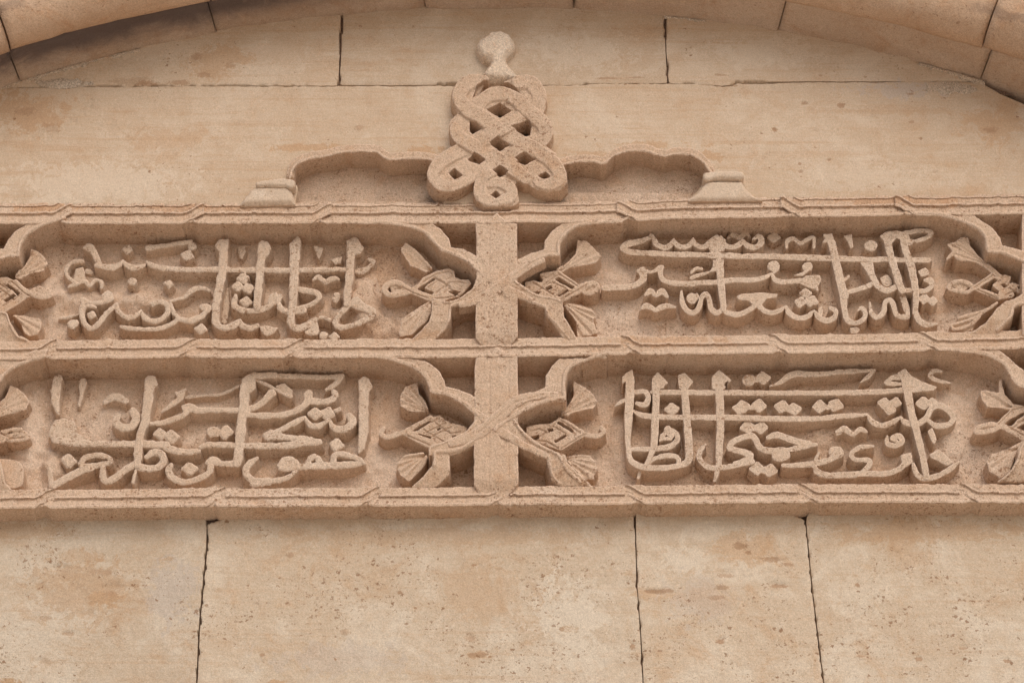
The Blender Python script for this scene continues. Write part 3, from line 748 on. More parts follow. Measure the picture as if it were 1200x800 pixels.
band(P('O8', "150,-62 150,-44 240,-38 329,-31 416,-10 507,42 545,98 580,162 640,190 700,202 700,110 640,75 596,40 552,0 497,-44 480,-60"),
     [C('O8', 26, "240,-48 335,-40 424,-18 515,34 556,92 590,150 645,178 695,188", ZL)])
band(P('O8', "700,460 640,500 600,560 600,620 560,690 480,750 700,752 700,720"),
     [C('O8', 14, "670,480 618,570 606,630 560,705 510,742", ZL)], (545, 561, -6))

relief('cross_rib', [C('I', 9, "652,462,7 625,463,9 604,470,13 585,487,14 566,503,14 545,514,11 528,519,7")], FRM + 1.0, 10, M_CARVE, frame, cell=.8, edge=.35, bevel=1.4, rb=2.2, flare=.8, rough=.5,
       grooves=[(np.array([(640, 461, 1.2), (604, 471, 1.6), (585, 487, 1.8), (560, 507, 1.6)]), 1.2)])
relief('cross_rib', [C('I', 9, "546,473,5 560,484,8 578,498,11 592,508,10 612,520,9 640,533,7")], FRM + .2, 10, M_CARVE, frame, cell=.8, edge=.35, bevel=1.2, rb=2.2, flare=.8, rough=.5)
relief('cross_rib', [C('I', 9, "636,304,6 610,317,9 592,330,12 575,343,12 556,352,9 540,357,6")], FRM + .5, 10, M_CARVE, frame, cell=.8, edge=.35, bevel=1.2, rb=2.2, flare=.8, rough=.5)
relief('cross_rib', [C('I', 9, "548,304,4 560,314,8 580,330,11 600,341,10 625,352,6")], FRM + .0, 10, M_CARVE, frame, cell=.8, edge=.35, bevel=1.2, rb=2.2, flare=.8, rough=.5)

# ---------------------------------------------------------------- great arch over the tympanum
AX = float(W(588, 9, 0)[0]); AZT = float(W(588, 9, 0)[1])
R1 = 1580 * S
AZ = AZT - R1
arch = thing('stone_arch', 'shallow stone arch of curved voussoirs over the tympanum with soot and painted shade on its underside', 'arch', (AX, 0, AZ))
def ang(u, v, h, R=None):
    x, z = W(u, v, h)
    return math.atan2(float(x) - AX, float(z) - AZ)
def sweep_stone(prof, a0, a1, mat, seed, jit=(0, 0, 0), step=.006, skew=0.0):
    """prof: list of (depth out, radius) in metres, swept a0..a1; ends capped"""
    n = max(int((a1 - a0) / step), 2)
    A = np.linspace(a0, a1, n + 1)
    pr = np.array(prof, float)
    # resample
    seg = np.hypot(*np.diff(pr, axis=0).T); cum = np.concatenate([[0], np.cumsum(seg)])
    m = int(cum[-1] / .012)
    q = np.linspace(0, cum[-1], m)
    dp = np.interp(q, cum, pr[:, 0]); rd = np.interp(q, cum, pr[:, 1])
    Ag, Dg = np.meshgrid(A, dp, indexing='ij'); _, Rg = np.meshgrid(A, rd, indexing='ij')
    gx = Ag * 1600; gy = np.broadcast_to(q / S, Ag.shape)
    nz_ = (3.0 * fbm(gx, gy, 50, seed, 4) + .7 * vnoise(gx, gy, 5, seed + 3) - 6 * np.clip(vnoise(gx, gy, 18, seed + 9) - .5, 0, 1)) * S
    endd = np.minimum(Ag - a0, a1 - Ag) * R1 / S
    rnd_ = -1.0 * np.clip(1 - endd / 3.0, 0, 1) ** 2 * S
    Rg2 = Rg - nz_ * .8 - rnd_ + jit[0]
    Dg2 = Dg + nz_ * .5 + rnd_ + jit[1]
    X = AX + Rg2 * np.sin(Ag + skew * Dg); Z = AZ + Rg2 * np.cos(Ag + skew * Dg); Y = -Dg2
    co = np.stack([X, Y, Z], 2)
    # end caps: push to a point inside
    back = np.stack([X, Y, Z], 2)
    dcen, rcen = dp.min() , rd.max()
    caps = []
    for k, a in ((0, a0), (-1, a1)):
        cx = AX + (rcen) * np.sin(a + skew * dcen); cz = AZ + (rcen) * np.cos(a + skew * dcen)
        caps.append(np.tile([[cx, -dcen + .0, cz]], (m, 1)) * 1.0)
    G = np.concatenate([caps[0][None], co, caps[1][None]], 0)
    nu, nt = G.shape[:2]
    i = np.arange(nu * nt).reshape(nu, nt)
    f = np.stack([i[:-1, :-1].ravel(), i[1:, :-1].ravel(), i[1:, 1:].ravel(), i[:-1, 1:].ravel()], 1)
    return mesh_obj('voussoir', G.reshape(-1, 3), f, mat, arch)
SOF = .155
# inner order: soffit stones
prof1 = [(-.06, R1), (.0, R1), (SOF * .5, R1 + .002), (SOF - .01, R1 + .004), (SOF, R1 + .012), (SOF, R1 + .10)]
j1 = [ang(-330, 190, 0), ang(26, 101, 0), ang(254, 39, 0), ang(499, 10, 0), ang(672, 11, 0), ang(912, 34, 0), ang(1148, 95, 0), ang(1500, 190, 0)]
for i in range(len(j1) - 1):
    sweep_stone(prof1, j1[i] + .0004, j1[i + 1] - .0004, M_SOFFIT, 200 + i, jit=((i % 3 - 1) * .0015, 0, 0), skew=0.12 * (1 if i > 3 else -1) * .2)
# outer order: a heavy rounded roll standing further out
R2 = R1 - .005
def roll():
    p = [(SOF - .03, R2 + .05), (SOF - .01, R2 + .012), (SOF + .01, R2)]
    for k in range(0, 13):
        a = math.radians(k * 7.5)
        p.append((SOF + .02 + .085 * math.sin(a), R2 + .105 - .105 * math.cos(a)))
    p += [(SOF + .108, R2 + .30), (SOF + .112, R2 + .34), (SOF + .135, R2 + .36), (SOF + .135, R2 + .75)]
    return p
prof2 = roll()
hh2 = (SOF + .08) / S
j2 = [ang(-330, 100, hh2), ang(12, 50, hh2), ang(250, 5, hh2), ang(504, -20, hh2), ang(720, -20, hh2), ang(916, 0, hh2), ang(1154, 40, hh2), ang(1500, 120, hh2)]
for i in range(len(j2) - 1):
    sweep_stone(prof2, j2[i] + .0007, j2[i + 1] - .0007, M_ARCH, 300 + i, jit=((i * 37 % 5 - 2) * .0016, (i * 53 % 5 - 2) * .0015, 0))

def fillet(u0, u1, seed, r=2.2):
    us = np.arange(u0, u1, 2.0)
    pts = []
    for u in us:
        x, _ = W(u, 60, 0)
        a = math.asin((float(x) - AX) / R1)
        z = AZ + math.cos(a) * (R1 - .002)
        rr = S * r * (1 + .5 * float(vnoise(u, 0, 9, seed)) + .4 * float(vnoise(u, 0, 3, seed + 1)))
        ring = []
        for k in range(7):
            t = math.pi * k / 6
            ring.append((float(x), -rr * 1.3 * math.sin(t) + .002, z - rr * 1.5 * (1 - math.cos(t)) * .5 * 1.6 + .003))
        pts.append(ring)
    G_ = np.array(pts); nu, nt = G_.shape[:2]
    i = np.arange(nu * nt).reshape(nu, nt)
    q = np.stack([i[:-1, :-1].ravel(), i[:-1, 1:].ravel(), i[1:, 1:].ravel(), i[1:, :-1].ravel()], 1)
    return mesh_obj('mortar', G_.reshape(-1, 3), q, M_LIME, arch)
fillet(-10, 165, 71, 2.4); fillet(780, 830, 72, 1.8); fillet(1075, 1150, 73, 2.6)

def smear(u0, v0, u1, v1, seed, h=1.5):
    rnd_s = random.Random(seed)
    pts = []
    for i in range(16):
        an = 2 * math.pi * i / 16
        pts.append(((u0 + u1) / 2 + (u1 - u0) / 2 * math.cos(an) * rnd_s.uniform(.7, 1.15), (v0 + v1) / 2 + (v1 - v0) / 2 * math.sin(an) * rnd_s.uniform(.7, 1.15)))
    relief('mortar', [('p', np.array(pts), 0.0)], h, -3, M_LIME, wall, cell=1.2, edge=1.0, bevel=1.0, rb=5, flare=.5, rough=.9)
smear(1078, 94, 1146, 111, 5, 1.0); smear(40, 92, 112, 103, 6, 1.2)
# ================================================================ INSCRIPTION PANELS
tile('A1', 70, 270, 6.153); tile('A2', 200, 270, 6.153); tile('A3', 310, 270, 6.153)
tile('B1', 710, 265, 6.153); tile('B2', 840, 265, 6.153); tile('B3', 960, 265, 6.153)
tile('C1', 45, 430, 5.333); tile('C2', 170, 430, 5.333); tile('C3', 300, 430, 5.333)
tile('D1', 720, 425, 5.333); tile('D2', 850, 425, 5.333); tile('D3', 980, 425, 5.333)

def floor_mesh(u0, v0, u1, v1, h, parent, seed, name='panel_ground', low=()):
    c = 1.6
    us = np.arange(u0, u1 + c, c); vs = np.arange(v0, v1 + c, c)
    U, V = np.meshgrid(us, vs)
    hh = h + 1.5 * fbm(U, V, 34, seed, 4) + .45 * vnoise(U, V, 5, seed + 6) + .3 * vnoise(U, V, 2.4, seed + 8)
    for (cu, cv, ru, rv, dz) in low:          # places where the ground was left higher or cut deeper
        r = np.hypot((U - cu) / ru, (V - cv) / rv) + .25 * vnoise(U, V, 9, seed + 3)
        hh = hh + dz * smooth01(1.3 - r)
    x, z = W(U, V, h)
    i = np.arange(U.size).reshape(U.shape)
    q = np.stack([i[:-1, :-1].ravel(), i[1:, :-1].ravel(), i[1:, 1:].ravel(), i[:-1, 1:].ravel()], 1)
    return mesh_obj(name, np.stack([x, -hh * S, z], 2).reshape(-1, 3), q, M_FLOOR, parent)

def panel(label, u0, v0, u1, v1, seed, low=()):
    t = thing('inscription_panel', label, 'inscription', base_loc((u0 + u1) / 2, v1, 0), 'carved inscription panels in the stone frame')
    floor_mesh(u0, v0, u1, v1, FLOOR, t, seed, low=low)
    return t
pA = panel('upper left inscription panel with four tall upright letter strokes crossed by one long bar', -64, 236, 585, 424, 501,
           low=[(62, 350, 20, 30, 7), (95, 350, 30, 14, 6), (158, 356, 36, 11, 9), (428, 355, 22, 40, 10), (440, 385, 26, 22, 8), (105, 330, 14, 14, 6), (395, 370, 10, 10, 5)])
pB = panel('upper right inscription panel with sharp zigzag letter teeth above its long bar', 585, 226, 1262, 414, 502,
           low=[(722, 330, 16, 20, 5), (1098, 345, 12, 34, 5), (740, 375, 40, 14, 3), (1040, 362, 10, 10, 4)])
pC = panel('lower left inscription panel with weathered letters and a large hooked stroke at its middle', -64, 392, 585, 590, 503,
           low=[(35, 500, 22, 60, 6), (62, 552, 14, 24, 11), (95, 480, 40, 18, 3), (430, 540, 26, 24, 5), (115, 455, 26, 12, 3), (250, 520, 30, 10, 3)])
pD = panel('lower right inscription panel with four diamond headed uprights crossing two bars', 585, 386, 1262, 586, 504,
           low=[(726, 520, 12, 36, 5), (1115, 510, 20, 60, 6), (975, 512, 40, 14, 5), (1095, 455, 30, 10, 2)])

CUR = [None]
def G(*shapes, h=0.0, bevel=.35, rb=1.2, name='letter', cell=.68, rough=.38, **k):
    """one letter, or joined run of letters, standing on the panel ground"""
    worn = CUR[0] in (pA, pC)            # the two left panels are more weathered
    if worn: h -= 2.0
    return relief(name, list(shapes), LET + h, FLOOR - 1.5, M_LETTER, CUR[0], cell=cell, edge=.52 if worn else .36, bevel=bevel + (.75 if worn else 0), rb=rb + (.9 if worn else 0),
                  flare=2.3 if worn else 1.7, rough=rough + (.25 if worn else 0), **k)
def DOT(t, x, y, r, h=0.0, **k):
    return G(D(t, x, y, r, **k), h=h, bevel=.8, rb=1.8, name='letter_dot')

# ------------------------------------------------ upper left
CUR[0] = pA
G(P('A1', "165,105 185,88 240,95 268,140 292,200 305,240 275,262 255,225 215,155 165,125"), C('A1', 36, "262,252,30 310,258 375,262,42 430,248 456,212,16"))
G(C('A1', 36, "454,212,14 480,245 535,266,42 595,252 627,222,14"))
G(C('A1', 38, "627,222,16 660,245 720,264 800,274 935,282"), L('A2', 38, "100,280 320,279 600,281 870,286"))
G(L('A3', 37, "190,287 400,280 590,278"))
G(L('A1', 30, "632,122,46 700,112 935,78"), L('A2', 24, "60,84 148,72,16"), h=-3)
G(C('A1', 28, "165,218,20 100,222 52,262 46,312 85,355 105,375 60,408,18"), C('A1', 30, "60,408,14 120,385 180,362 215,395 255,355 300,370 300,410,20"), P('A1', "110,260 165,245 185,290 180,345 130,370 90,350", -4), h=-4)
G(L('A1', 34, "200,290 225,300,30"), h=-9)
G(C('A1', 38, "165,500,40 230,520,34 310,510,36 352,485,40"), P('A1', "300,455 345,430 380,450 390,490 355,520 300,520"))
G(C('A1', 40, "172,510,30 160,560 165,630 185,675 228,703 280,668 335,595 405,535,34"), C('A1', 34, "165,590 175,560,30 205,540,24 260,550,14"))
G(C('A1', 36, "405,535,26 432,592 490,625 550,608 585,578,16"))
G(C('A1', 38, "585,578,18 615,630 670,652 735,632 780,580 768,530 715,512 665,530"), H('A1', "668,585 690,545 712,590 690,600"))
G(C('A1', 34, "800,525,26 822,585 850,638 790,678 700,705 560,708 440,692,28"), C('A2', 44, "55,632 130,648 200,628 250,590 262,558,60 230,550,50"))
G(C('A1', 22, "0,628 70,622 150,598,16"), h=-9)
DOT('A1', 490, 138, 38, -4); DOT('A1', 522, 366, 36, -1, sides=3); DOT('A1', 786, 382, 34, -3); DOT('A1', 228, 604, 34, -2); DOT('A1', 95, 672, 48, 0, sides=3)
DOT('A2', 155, 112, 34, -4, sides=3); DOT('A2', 122, 178, 48, -3); DOT('A2', 218, 708, 44, -1)
G(C('A2', 26, "0,505 60,490 110,470 150,428,36 220,412,34 278,430,22"), h=-4)
G(P('A2', "322,100 350,58 416,58 410,150 400,210 350,210 350,150 325,130"), L('A2', 62, "380,180 373,300 350,410 328,530,58 322,650,54"), C('A2', 50, "322,640 345,685 400,698 450,682 495,650,36"), h=1.2)
G(C('A2', 46, "495,650,30 520,685 570,702 625,682,30"))
G(P('A2', "640,690 690,682 775,700 745,738 692,768 655,725"), h=-1)
G(L('A2', 46, "410,420,20 400,520 385,650"), h=-13)
G(P('A2', "480,110 540,110 545,150 512,215 482,160"), h=-11, name='letter_mark')
G(P('A2', "632,90 660,66 700,80 722,125 712,165 675,210 630,200 622,140"), L('A2', 58, "655,180 642,300 630,450 620,550"), h=1.4)
G(C('A2', 40, "470,470,30 455,530 500,565 590,575 680,558 745,515 792,470,30"), P('A2', "700,500 715,460 760,440 798,500 770,530 700,545"))
G(C('A2', 42, "772,505,26 800,560 850,582 960,575"), L('A3', 34, "100,560,20 150,582 190,575"))
G(D('A2', 520, 345, 42), D('A2', 482, 402, 42), D('A2', 558, 412, 42), C('A2', 18, "545,282 535,310 525,340"), h=-1, name='letter_mark')
DOT('A2', 543, 512, 44, -3)
G(P('A3', "178,92 238,36 258,72 256,200 180,200"), L('A3', 62, "217,180,74 214,290,62 208,400 200,550,58 186,650,50"), C('A3', 46, "186,640 205,692 250,702 310,680"), h=1.4)
G(PC('A3', "285,690 320,640 370,650 392,705 385,745 330,755 290,730"), C('A3', 26, "345,655,46 375,630 420,624 468,642,22"))
DOT('A3', 425, 752, 34, 0, sides=3); DOT('A3', 505, 762, 38, 0)
G(C('A3', 38, "235,415,30 290,428,46 365,445,44 398,478 350,520 280,550,34 200,570,36"))
G(C('A3', 34, "350,352,14 390,336,38 438,372,30"), C('A3', 34, "438,372,30 495,345,42 538,352,14"), h=-2, name='letter_mark')
G(PC('A3', "485,480 505,445 540,450 545,490 520,520 495,510"), h=-4, name='letter_mark')
G(P('A3', "358,112 425,115 418,155 392,212 368,155"), h=-7, name='letter_mark')
G(P('A3', "480,205 515,195 560,185 545,230 510,242"), h=-5, name='letter_mark')
G(P('A3', "592,72 640,42 672,46 692,90 718,125 692,160 645,175 595,170"), L('A3', 58, "620,150 612,300 600,450 592,525,46"), h=1.4)
G(C('A3', 36, "640,292 700,292,44 755,262 790,225,30 750,205,18"), h=-8)
G(C('A3', 38, "605,535 535,610 508,668 560,695 660,672 770,618,44"), P('A3', "610,510 640,480 672,474 715,520 800,560 805,600 760,635 750,600 690,575 620,548"))
G(P('A3', "690,360 760,345 740,440 690,480 670,460"), h=-13)

# ------------------------------------------------ upper right
CUR[0] = pB
G(C('B1', 38, "325,78,26 250,108,36 160,128,42 122,160 190,186 330,194 500,202 700,206 935,212"), C('B1', 36, "330,62,16 350,100 372,136 430,155 475,128 490,92,10"), P('B1', "305,70 325,48 348,60 352,90 320,90"))
G(C('B1', 34, "490,92,10 512,135 560,152 608,130 630,85,10"), C('B1', 34, "630,85,10 650,135 705,150 755,110 800,80"), P('B1', "740,150 765,105 830,64 868,100 855,175 800,192 755,185"))
G(C('B2', 38, "0,80,36 45,128 110,150 165,128 187,98,12"), C('B2', 38, "187,98,12 218,138 280,150 322,112,46 305,72 262,92,18"), h=-.3)
G(C('B2', 30, "78,85,16 118,62,34 165,82 208,50,34 240,75,14"), h=-8, name='letter_mark')
G(L('B2', 40, "-30,213 300,216 600,224 850,232"), h=.2)
G(L('B3', 38, "60,232 300,238 500,240 790,246 806,236,20"), h=.3)
DOT('B2', 412, 75, 44, -9)
G(C('B2', 28, "505,152,22 508,108 555,88 602,122,26 652,95 698,82 702,150,18"), h=-2.5)
G(P('B2', "738,132 785,92 768,60 835,52 842,112 800,115 760,118"), L('B2', 52, "812,90 838,160,44 870,280 896,400,46 925,500"), h=1.4)
G(L('B3', 52, "92,120 122,270 152,400 175,520,48 186,625,42"), C('B3', 38, "186,618 200,672 250,698 308,680 333,632 305,590,32 282,608,14"), h=1.2)
G(P('B3', "172,66 235,58 247,150 222,165 212,120"), h=-2)
DOT('B3', 372, 140, 50, -2, sides=3)
G(P('B3', "440,70 480,40 560,30 645,48 660,120 600,120 585,100 557,84 532,112 500,140 460,92"), L('B3', 52, "490,90 515,210 548,310 578,410 604,465,46"), h=1.2)
G(L('B3', 52, "605,80 625,180 662,285,56 688,400 700,500,46 694,620,42"), C('B3', 40, "694,612 722,680 780,712,36 852,702,14"), h=1.5)
G(C('B3', 28, "615,50,36 700,34 775,32 808,52,36 770,84 690,108 640,88,14"), P('B3', "620,95 688,122 652,142 620,130"), h=.4)
G(P('B3', "286,252 386,252 402,330 412,392 372,385 345,330"), C('B3', 42, "392,370 425,430 490,462 545,440 580,425,30"), C('B3', 34, "400,395,26 350,432 280,456 195,478"), h=-.3)
G(PC('B3', "440,372 488,350 530,398 505,432 462,424"), h=-7)
G(C('B3', 34, "590,462,40 660,462 760,464 812,430 800,392,46 762,388,20"), h=-.2)
G(L('B3', 46, "600,490 632,600"), h=-5)
G(C('B3', 36, "366,550,12 375,620 415,658 462,618 478,550 510,530 538,572 560,640 630,652,42 640,610,30"))
G(P('B3', "220,735 262,722 298,745 270,775 228,772"), h=-1, name='letter_dot')
G(P('B3', "712,325 765,298 795,320 790,350 735,362"), h=-1, name='letter_dot')
G(D('B3', 755, 522, 40), D('B3', 818, 538, 36), h=-2, name='letter_dot')
G(C('B3', 22, "186,382 212,360,16"), h=-4, name='letter_mark')
G(C('B2', 36, "40,397 130,388 230,388 330,374 397,342,16"))
G(C('B2', 36, "397,342,14 420,388 485,402 560,396 600,388"), P('B2', "582,400 640,355 740,352 756,385 730,430 735,472 700,455 640,432"))
G(D('B2', 410, 290, 48, sides=3), C('B2', 24, "432,305,34 418,328 405,345,12"), name='letter_mark')
G(D('B2', 655, 290, 42, sides=3), C('B2', 24, "655,315 615,345 560,353,10"), h=-1, name='letter_mark')
G(P('B1', "772,245 850,235 852,380 800,320 742,330 772,292"), L('B1', 48, "826,260 832,400 842,520 850,600,38"), h=1.2)
G(L('B2', 48, "15,250 30,420 48,590,32"), h=1.1)
G(C('B1', 40, "262,318,52 272,372,50 225,418 150,440 -10,444"), C('B1', 22, "240,320,34 330,328 392,300,34 412,290,14"), C('B1', 38, "392,300 400,368 450,402 560,416 700,406 810,402"))
G(C('B1', 24, "615,335,20 650,304 692,306,22"), C('B1', 30, "618,372 680,348 762,328,14"), h=-4, name='letter_mark')
G(C('B1', 36, "288,492,26 322,468,44 362,502,24"), C('B1', 36, "362,502,24 402,468,44 442,502,26"), h=-1, name='letter_dot')
G(C('B1', 36, "248,602,14 292,572,44 360,605,28"), C('B1', 36, "360,605,28 425,575,44 502,582,16"), h=0, name='letter_dot')
G(C('B1', 38, "546,468,18 550,540,34 580,600 630,622 672,582 690,515 720,488 745,525 758,590 795,625 840,602 866,575,20"))
G(D('B1', 622, 520, 46, sides=3), C('B1', 20, "655,490 668,515"), h=-2, name='letter_dot')
G(C('B2', 36, "30,590,20 75,622 150,636,42 222,610 284,568"), C('B2', 36, "300,568,46 340,606 400,624 460,604 500,574,12"), P('B2', "140,502 180,485 330,478 440,490 430,510 360,527 322,572 270,572 230,536 150,526"))
G(C('B2', 40, "500,574,12 520,622 580,658 650,652 700,606,16"))
G(C('B2', 36, "704,606,14 735,655 790,680,42 848,655 858,610 820,588,28"), P('B2', "735,580 760,560 770,600 760,640 730,630", -5))
DOT('B2', 640, 482, 42, -.5); DOT('B2', 604, 545, 42, -1); DOT('B2', 682, 540, 44, -1)

# ------------------------------------------------ lower left
CUR[0] = pC
G(L('C1', 54, "120,72,58 108,150 104,220 122,290,20"), P('C1', "65,140 95,110 110,160 80,160", -2), h=-.5)
G(L('C1', 44, "280,85 270,160,36 252,238,18"), h=-6)
G(C('C1', 46, "412,215,30 480,182,50 545,208,34"), h=-6)
G(C('C1', 46, "498,300,26 484,340 520,375 580,368 610,320,52 592,272"), h=-1)
G(L('C1', 60, "697,85,74 690,150,62 670,330,56 640,400,50 625,500,54 618,605,48"), P('C1', "665,70 695,46 730,60 745,105 715,140"), h=1.2)
G(P('C1', "70,370 100,320 150,310 230,330 240,400 330,450 330,500 170,488 90,465 60,420", -3), L('C1', 44, "100,450 200,472 400,478,36 620,478"))
G(C('C1', 46, "640,478 800,482"), C('C2', 42, "100,478,46 150,505 230,528 335,520,26"))
DOT('C1', 188, 582, 48, -3)
G(C('C1', 34, "265,600 290,562 360,546 430,556 450,590 390,608 330,615 275,620"), C('C1', 46, "330,622 230,662 150,705 95,735"))
G(L('C1', 34, "72,640 80,745"), h=-7)
G(C('C1', 42, "402,625,34 402,680 428,715 480,690 540,640 602,605"), L('C1', 18, "610,640 590,720"))
G(C('C1', 44, "602,605 650,625 720,630 778,595 772,545 722,528 675,558,26"))
DOT('C2', 95, 415, 42, -1); DOT('C2', 166, 432, 46, -1)
G(C('C2', 36, "12,355,22 100,345 190,320 248,290 268,250,56 330,265,44 420,266,34 570,266"), P('C2', "225,240 262,222 300,232 320,262 260,280 235,270"))
G(C('C2', 34, "105,278,14 180,225 222,190 225,160,30 250,140,14"), P('C2', "185,155 255,130 245,180 200,190"), h=-5)
G(C('C2', 18, "250,188 340,178 480,165 585,118"), h=-9)
G(D('C2', 425, 400, 46, sides=3), D('C2', 500, 404, 46), h=-3, name='letter_dot')
G(C('C2', 38, "345,495,26 400,482 500,484 600,488 800,488"), C('C3', 44, "0,490 110,488 200,484 300,470 395,462,40"), P('C3', "55,430 130,400 200,415 300,425 400,445 400,480 250,480 210,455 80,450"), C('C3', 36, "75,440 140,398 240,345 305,312,26"))
G(P('C2', "592,110 625,60 690,60 690,130 650,160 650,250 595,250"), L('C2', 60, "620,160 615,250 600,350 590,480,58 582,560,54 572,598,46"), C('C2', 36, "625,85,50 660,55 720,50 810,48"), h=1.4)
G(C('C3', 34, "-10,46 200,55 400,60 530,56"), C('C3', 34, "538,56 495,105 438,140,16"), h=-1.5)
G(C('C3', 18, "0,75 100,122 160,158 215,182,28"), P('C3', "115,102 175,88 225,130 228,180 190,185 150,140", -4), h=-1)
G(C('C2', 38, "575,600,46 480,602 430,582,56 395,592"))
G(C('C2', 42, "410,620 400,655 340,692 250,715 180,694 146,645 165,605,26"))
DOT('C2', 280, 632, 46, -4)
G(C('C2', 38, "790,160,52 745,210 690,245 636,266"))
G(C('C2', 36, "640,297 800,302"), C('C3', 38, "20,304 150,300 250,268 320,215,42 330,165,50"), P('C3', "300,160 325,135 350,160 360,205 300,230"))
G(C('C3', 40, "330,205 400,212 460,206 496,175 482,148,30"))
DOT('C3', 372, 287, 44, -1); DOT('C3', 443, 286, 44, -2); G(P('C3', "485,265 525,245 535,270 500,290"), h=-2, name='letter_dot')
G(C('C3', 38, "305,312,20 340,360 400,362 456,322,16"))
G(C('C3', 42, "456,322,16 490,378 560,382 606,340,48 580,302,40"))
DOT('C2', 785, 428, 48, -3)
G(P('C3', "640,80 670,52 705,68 728,120 705,160 645,150"), L('C3', 62, "676,130,68 672,250 672,400,58 658,500,40 642,535,12"), h=1.2)
DOT('C3', 500, 482, 46, -2)
G(PC('C3', "130,615 165,560 215,550 270,590 275,640 200,650 150,645"), PC('C3', "298,600 335,548 385,540 415,580 418,630 310,635"), C('C3', 44, "250,622 400,616 600,606 668,598,30"), H('C3', "345,585 370,575 375,592 352,598"))
G(C('C3', 36, "485,600,40 482,562 520,538 580,550 650,575 672,598,24"), h=.4)
G(C('C3', 38, "255,645,26 190,690 80,718 -20,728"), C('C2', 42, "770,712 690,712 640,680 630,635 660,595 702,566,16"), h=-.4)

# ------------------------------------------------ lower right
CUR[0] = pD
G(P('D1', "48,85 80,55 110,42 128,110 112,210 75,200 72,110 50,130"), L('D1', 56, "98,150 92,300 84,390,42 84,500,32"), C('D1', 36, "84,490,32 96,590 130,632 200,652 300,656 400,642 460,612,44 470,560,46"), h=1.2)
G(P('D1', "398,72 440,60 492,115 455,168 402,162 398,110"), L('D1', 46, "435,140 445,240 452,350 462,450 468,585"), h=1.3)
G(C('D1', 26, "5,268,10 50,238 90,228"))
G(P('D1', "235,95 270,56 338,125 302,158 235,162"), L('D1', 46, "262,140 260,250 254,400 246,530,40 215,600,28 190,650,22"), h=1.3)
G(L('D1', 20, "165,660 150,715,14"), h=-4)
G(P('D1', "608,88 655,40 732,108 688,160 612,165"), L('D1', 50, "650,140 660,240 664,350,48 658,500,44 652,640,38 628,735,14"), H('D1', "690,125 712,112 700,138 688,148") , h=1.4)
G(L('D1', 32, "235,182 500,184 900,186"), L('D2', 32, "0,186 300,188"), h=.2)
G(L('D2', 32, "250,188 500,186 850,187"), L('D3', 34, "50,184 300,178 425,168"), h=.4)
G(C('D1', 34, "122,300,16 165,325 250,336"), L('D1', 34, "250,337 500,340 900,344"), h=.1)
G(L('D2', 33, "150,346 300,350 500,350"), C('D2', 33, "480,350 600,346 710,334 810,326,26"), C('D3', 26, "60,335 120,330 195,322,12"), h=0)
G(C('D3', 36, "195,322,12 230,372 290,388 350,370 402,338,14"))
G(C('D3', 36, "402,340,14 435,372 500,382 560,345 590,290 640,262 705,300 732,350 690,388 620,388 565,352,22"))
G(C('D1', 32, "130,180,26 190,180 212,215 190,262,36 140,252,24"), h=-1)
DOT('D1', 360, 288, 42, -2)
DOT('D1', 785, 285, 44, -2)
G(C('D1', 34, "110,540,26 250,535 350,520 392,480 385,440 335,415,46"), P('D1', "288,450 335,408 385,440 360,480 300,482 280,490"), H('D1', "310,462 325,445 340,460"))
G(C('D1', 26, "205,635,20 255,595 330,578,34 395,590 402,640,30"), h=-.5)
G(C('D1', 34, "566,508,16 532,560 538,610 590,650 660,656 740,642 860,615"), C('D2', 38, "60,632 120,612 160,575 100,552 30,532 50,490 150,455 190,478 215,528 270,548 340,550"))
G(PC('D2', "290,560 320,530 370,525 402,555 400,590 350,615 300,600"), h=.5)
G(C('D2', 40, "268,465,26 325,448 420,482 520,505"), C('D2', 36, "380,545,24 470,528 568,508,20"))
G(P('D2', "690,525 722,520 728,570 690,590 665,575"), C('D2', 36, "702,555,40 680,590 610,618 500,636 360,640,20"), C('D2', 20, "585,560,14 566,600 562,640"))
G(C('D2', 40, "552,640,26 580,682 650,702 810,696"), C('D3', 34, "60,700 150,690 300,692 395,660 448,605,44"), P('D3', "400,575 470,560 475,620 440,650 410,625"))
G(C('D2', 24, "278,146,12 340,122 390,85,40 450,66,42 560,70,30 810,52"), C('D3', 26, "0,52 100,50 240,46,16"), C('D3', 24, "240,46,14 195,88 148,122,12"), h=-2)
for t, a, b, c, d in (('D2', 145, 105, 235, 95), ('D2', 108, 272, 210, 268), ('D2', 355, 275, 430, 288), ('D2', 590, 272, 690, 262), ('D2', 140, 402, 222, 404), ('D2', 198, 662, 278, 670)):
    G(D(t, a, b, 44, sides=4 if b != 105 else 3), D(t, c, d, 44), L(t, 26, f"{a},{b - 4} {(a + c) // 2},{(b + d) // 2 + 12} {c},{d - 4}"), h=-2, name='letter_dot')
G(C('D2', 34, "698,445,16 740,414,44 800,450,30"), h=-3)
G(C('D3', 28, "0,430,14 50,412,36 100,446,26 150,414,36 188,430,16"), h=-2)
DOT('D3', 0, 560, 50, -2, sides=3)
G(C('D3', 30, "232,520,16 150,526 95,565 120,602 200,606 205,640 150,690,26"))
G(C('D3', 32, "318,460,14 320,500 370,516 412,490 392,455 352,470 380,490,14"), h=-3)
G(L('D3', 48, "432,110 450,200 475,330 510,450,44 545,600,42 568,715,36"), P('D3', "385,60 430,35 472,85 525,112 632,150 610,170 480,182 415,172 408,110"), h=1.4)
G(C('D3', 26, "400,88,36 350,92 305,122,14 350,130 410,132,14"), h=0)
G(C('D3', 36, "480,630,18 508,698 560,722 640,702 710,662 768,618,16"), P('D3', "580,572 640,538 700,590 730,625 690,642 640,612 590,592"))
G(C('D3', 28, "655,52,18 605,50 588,85 635,110 715,126,10"), h=-3, name='letter_mark')
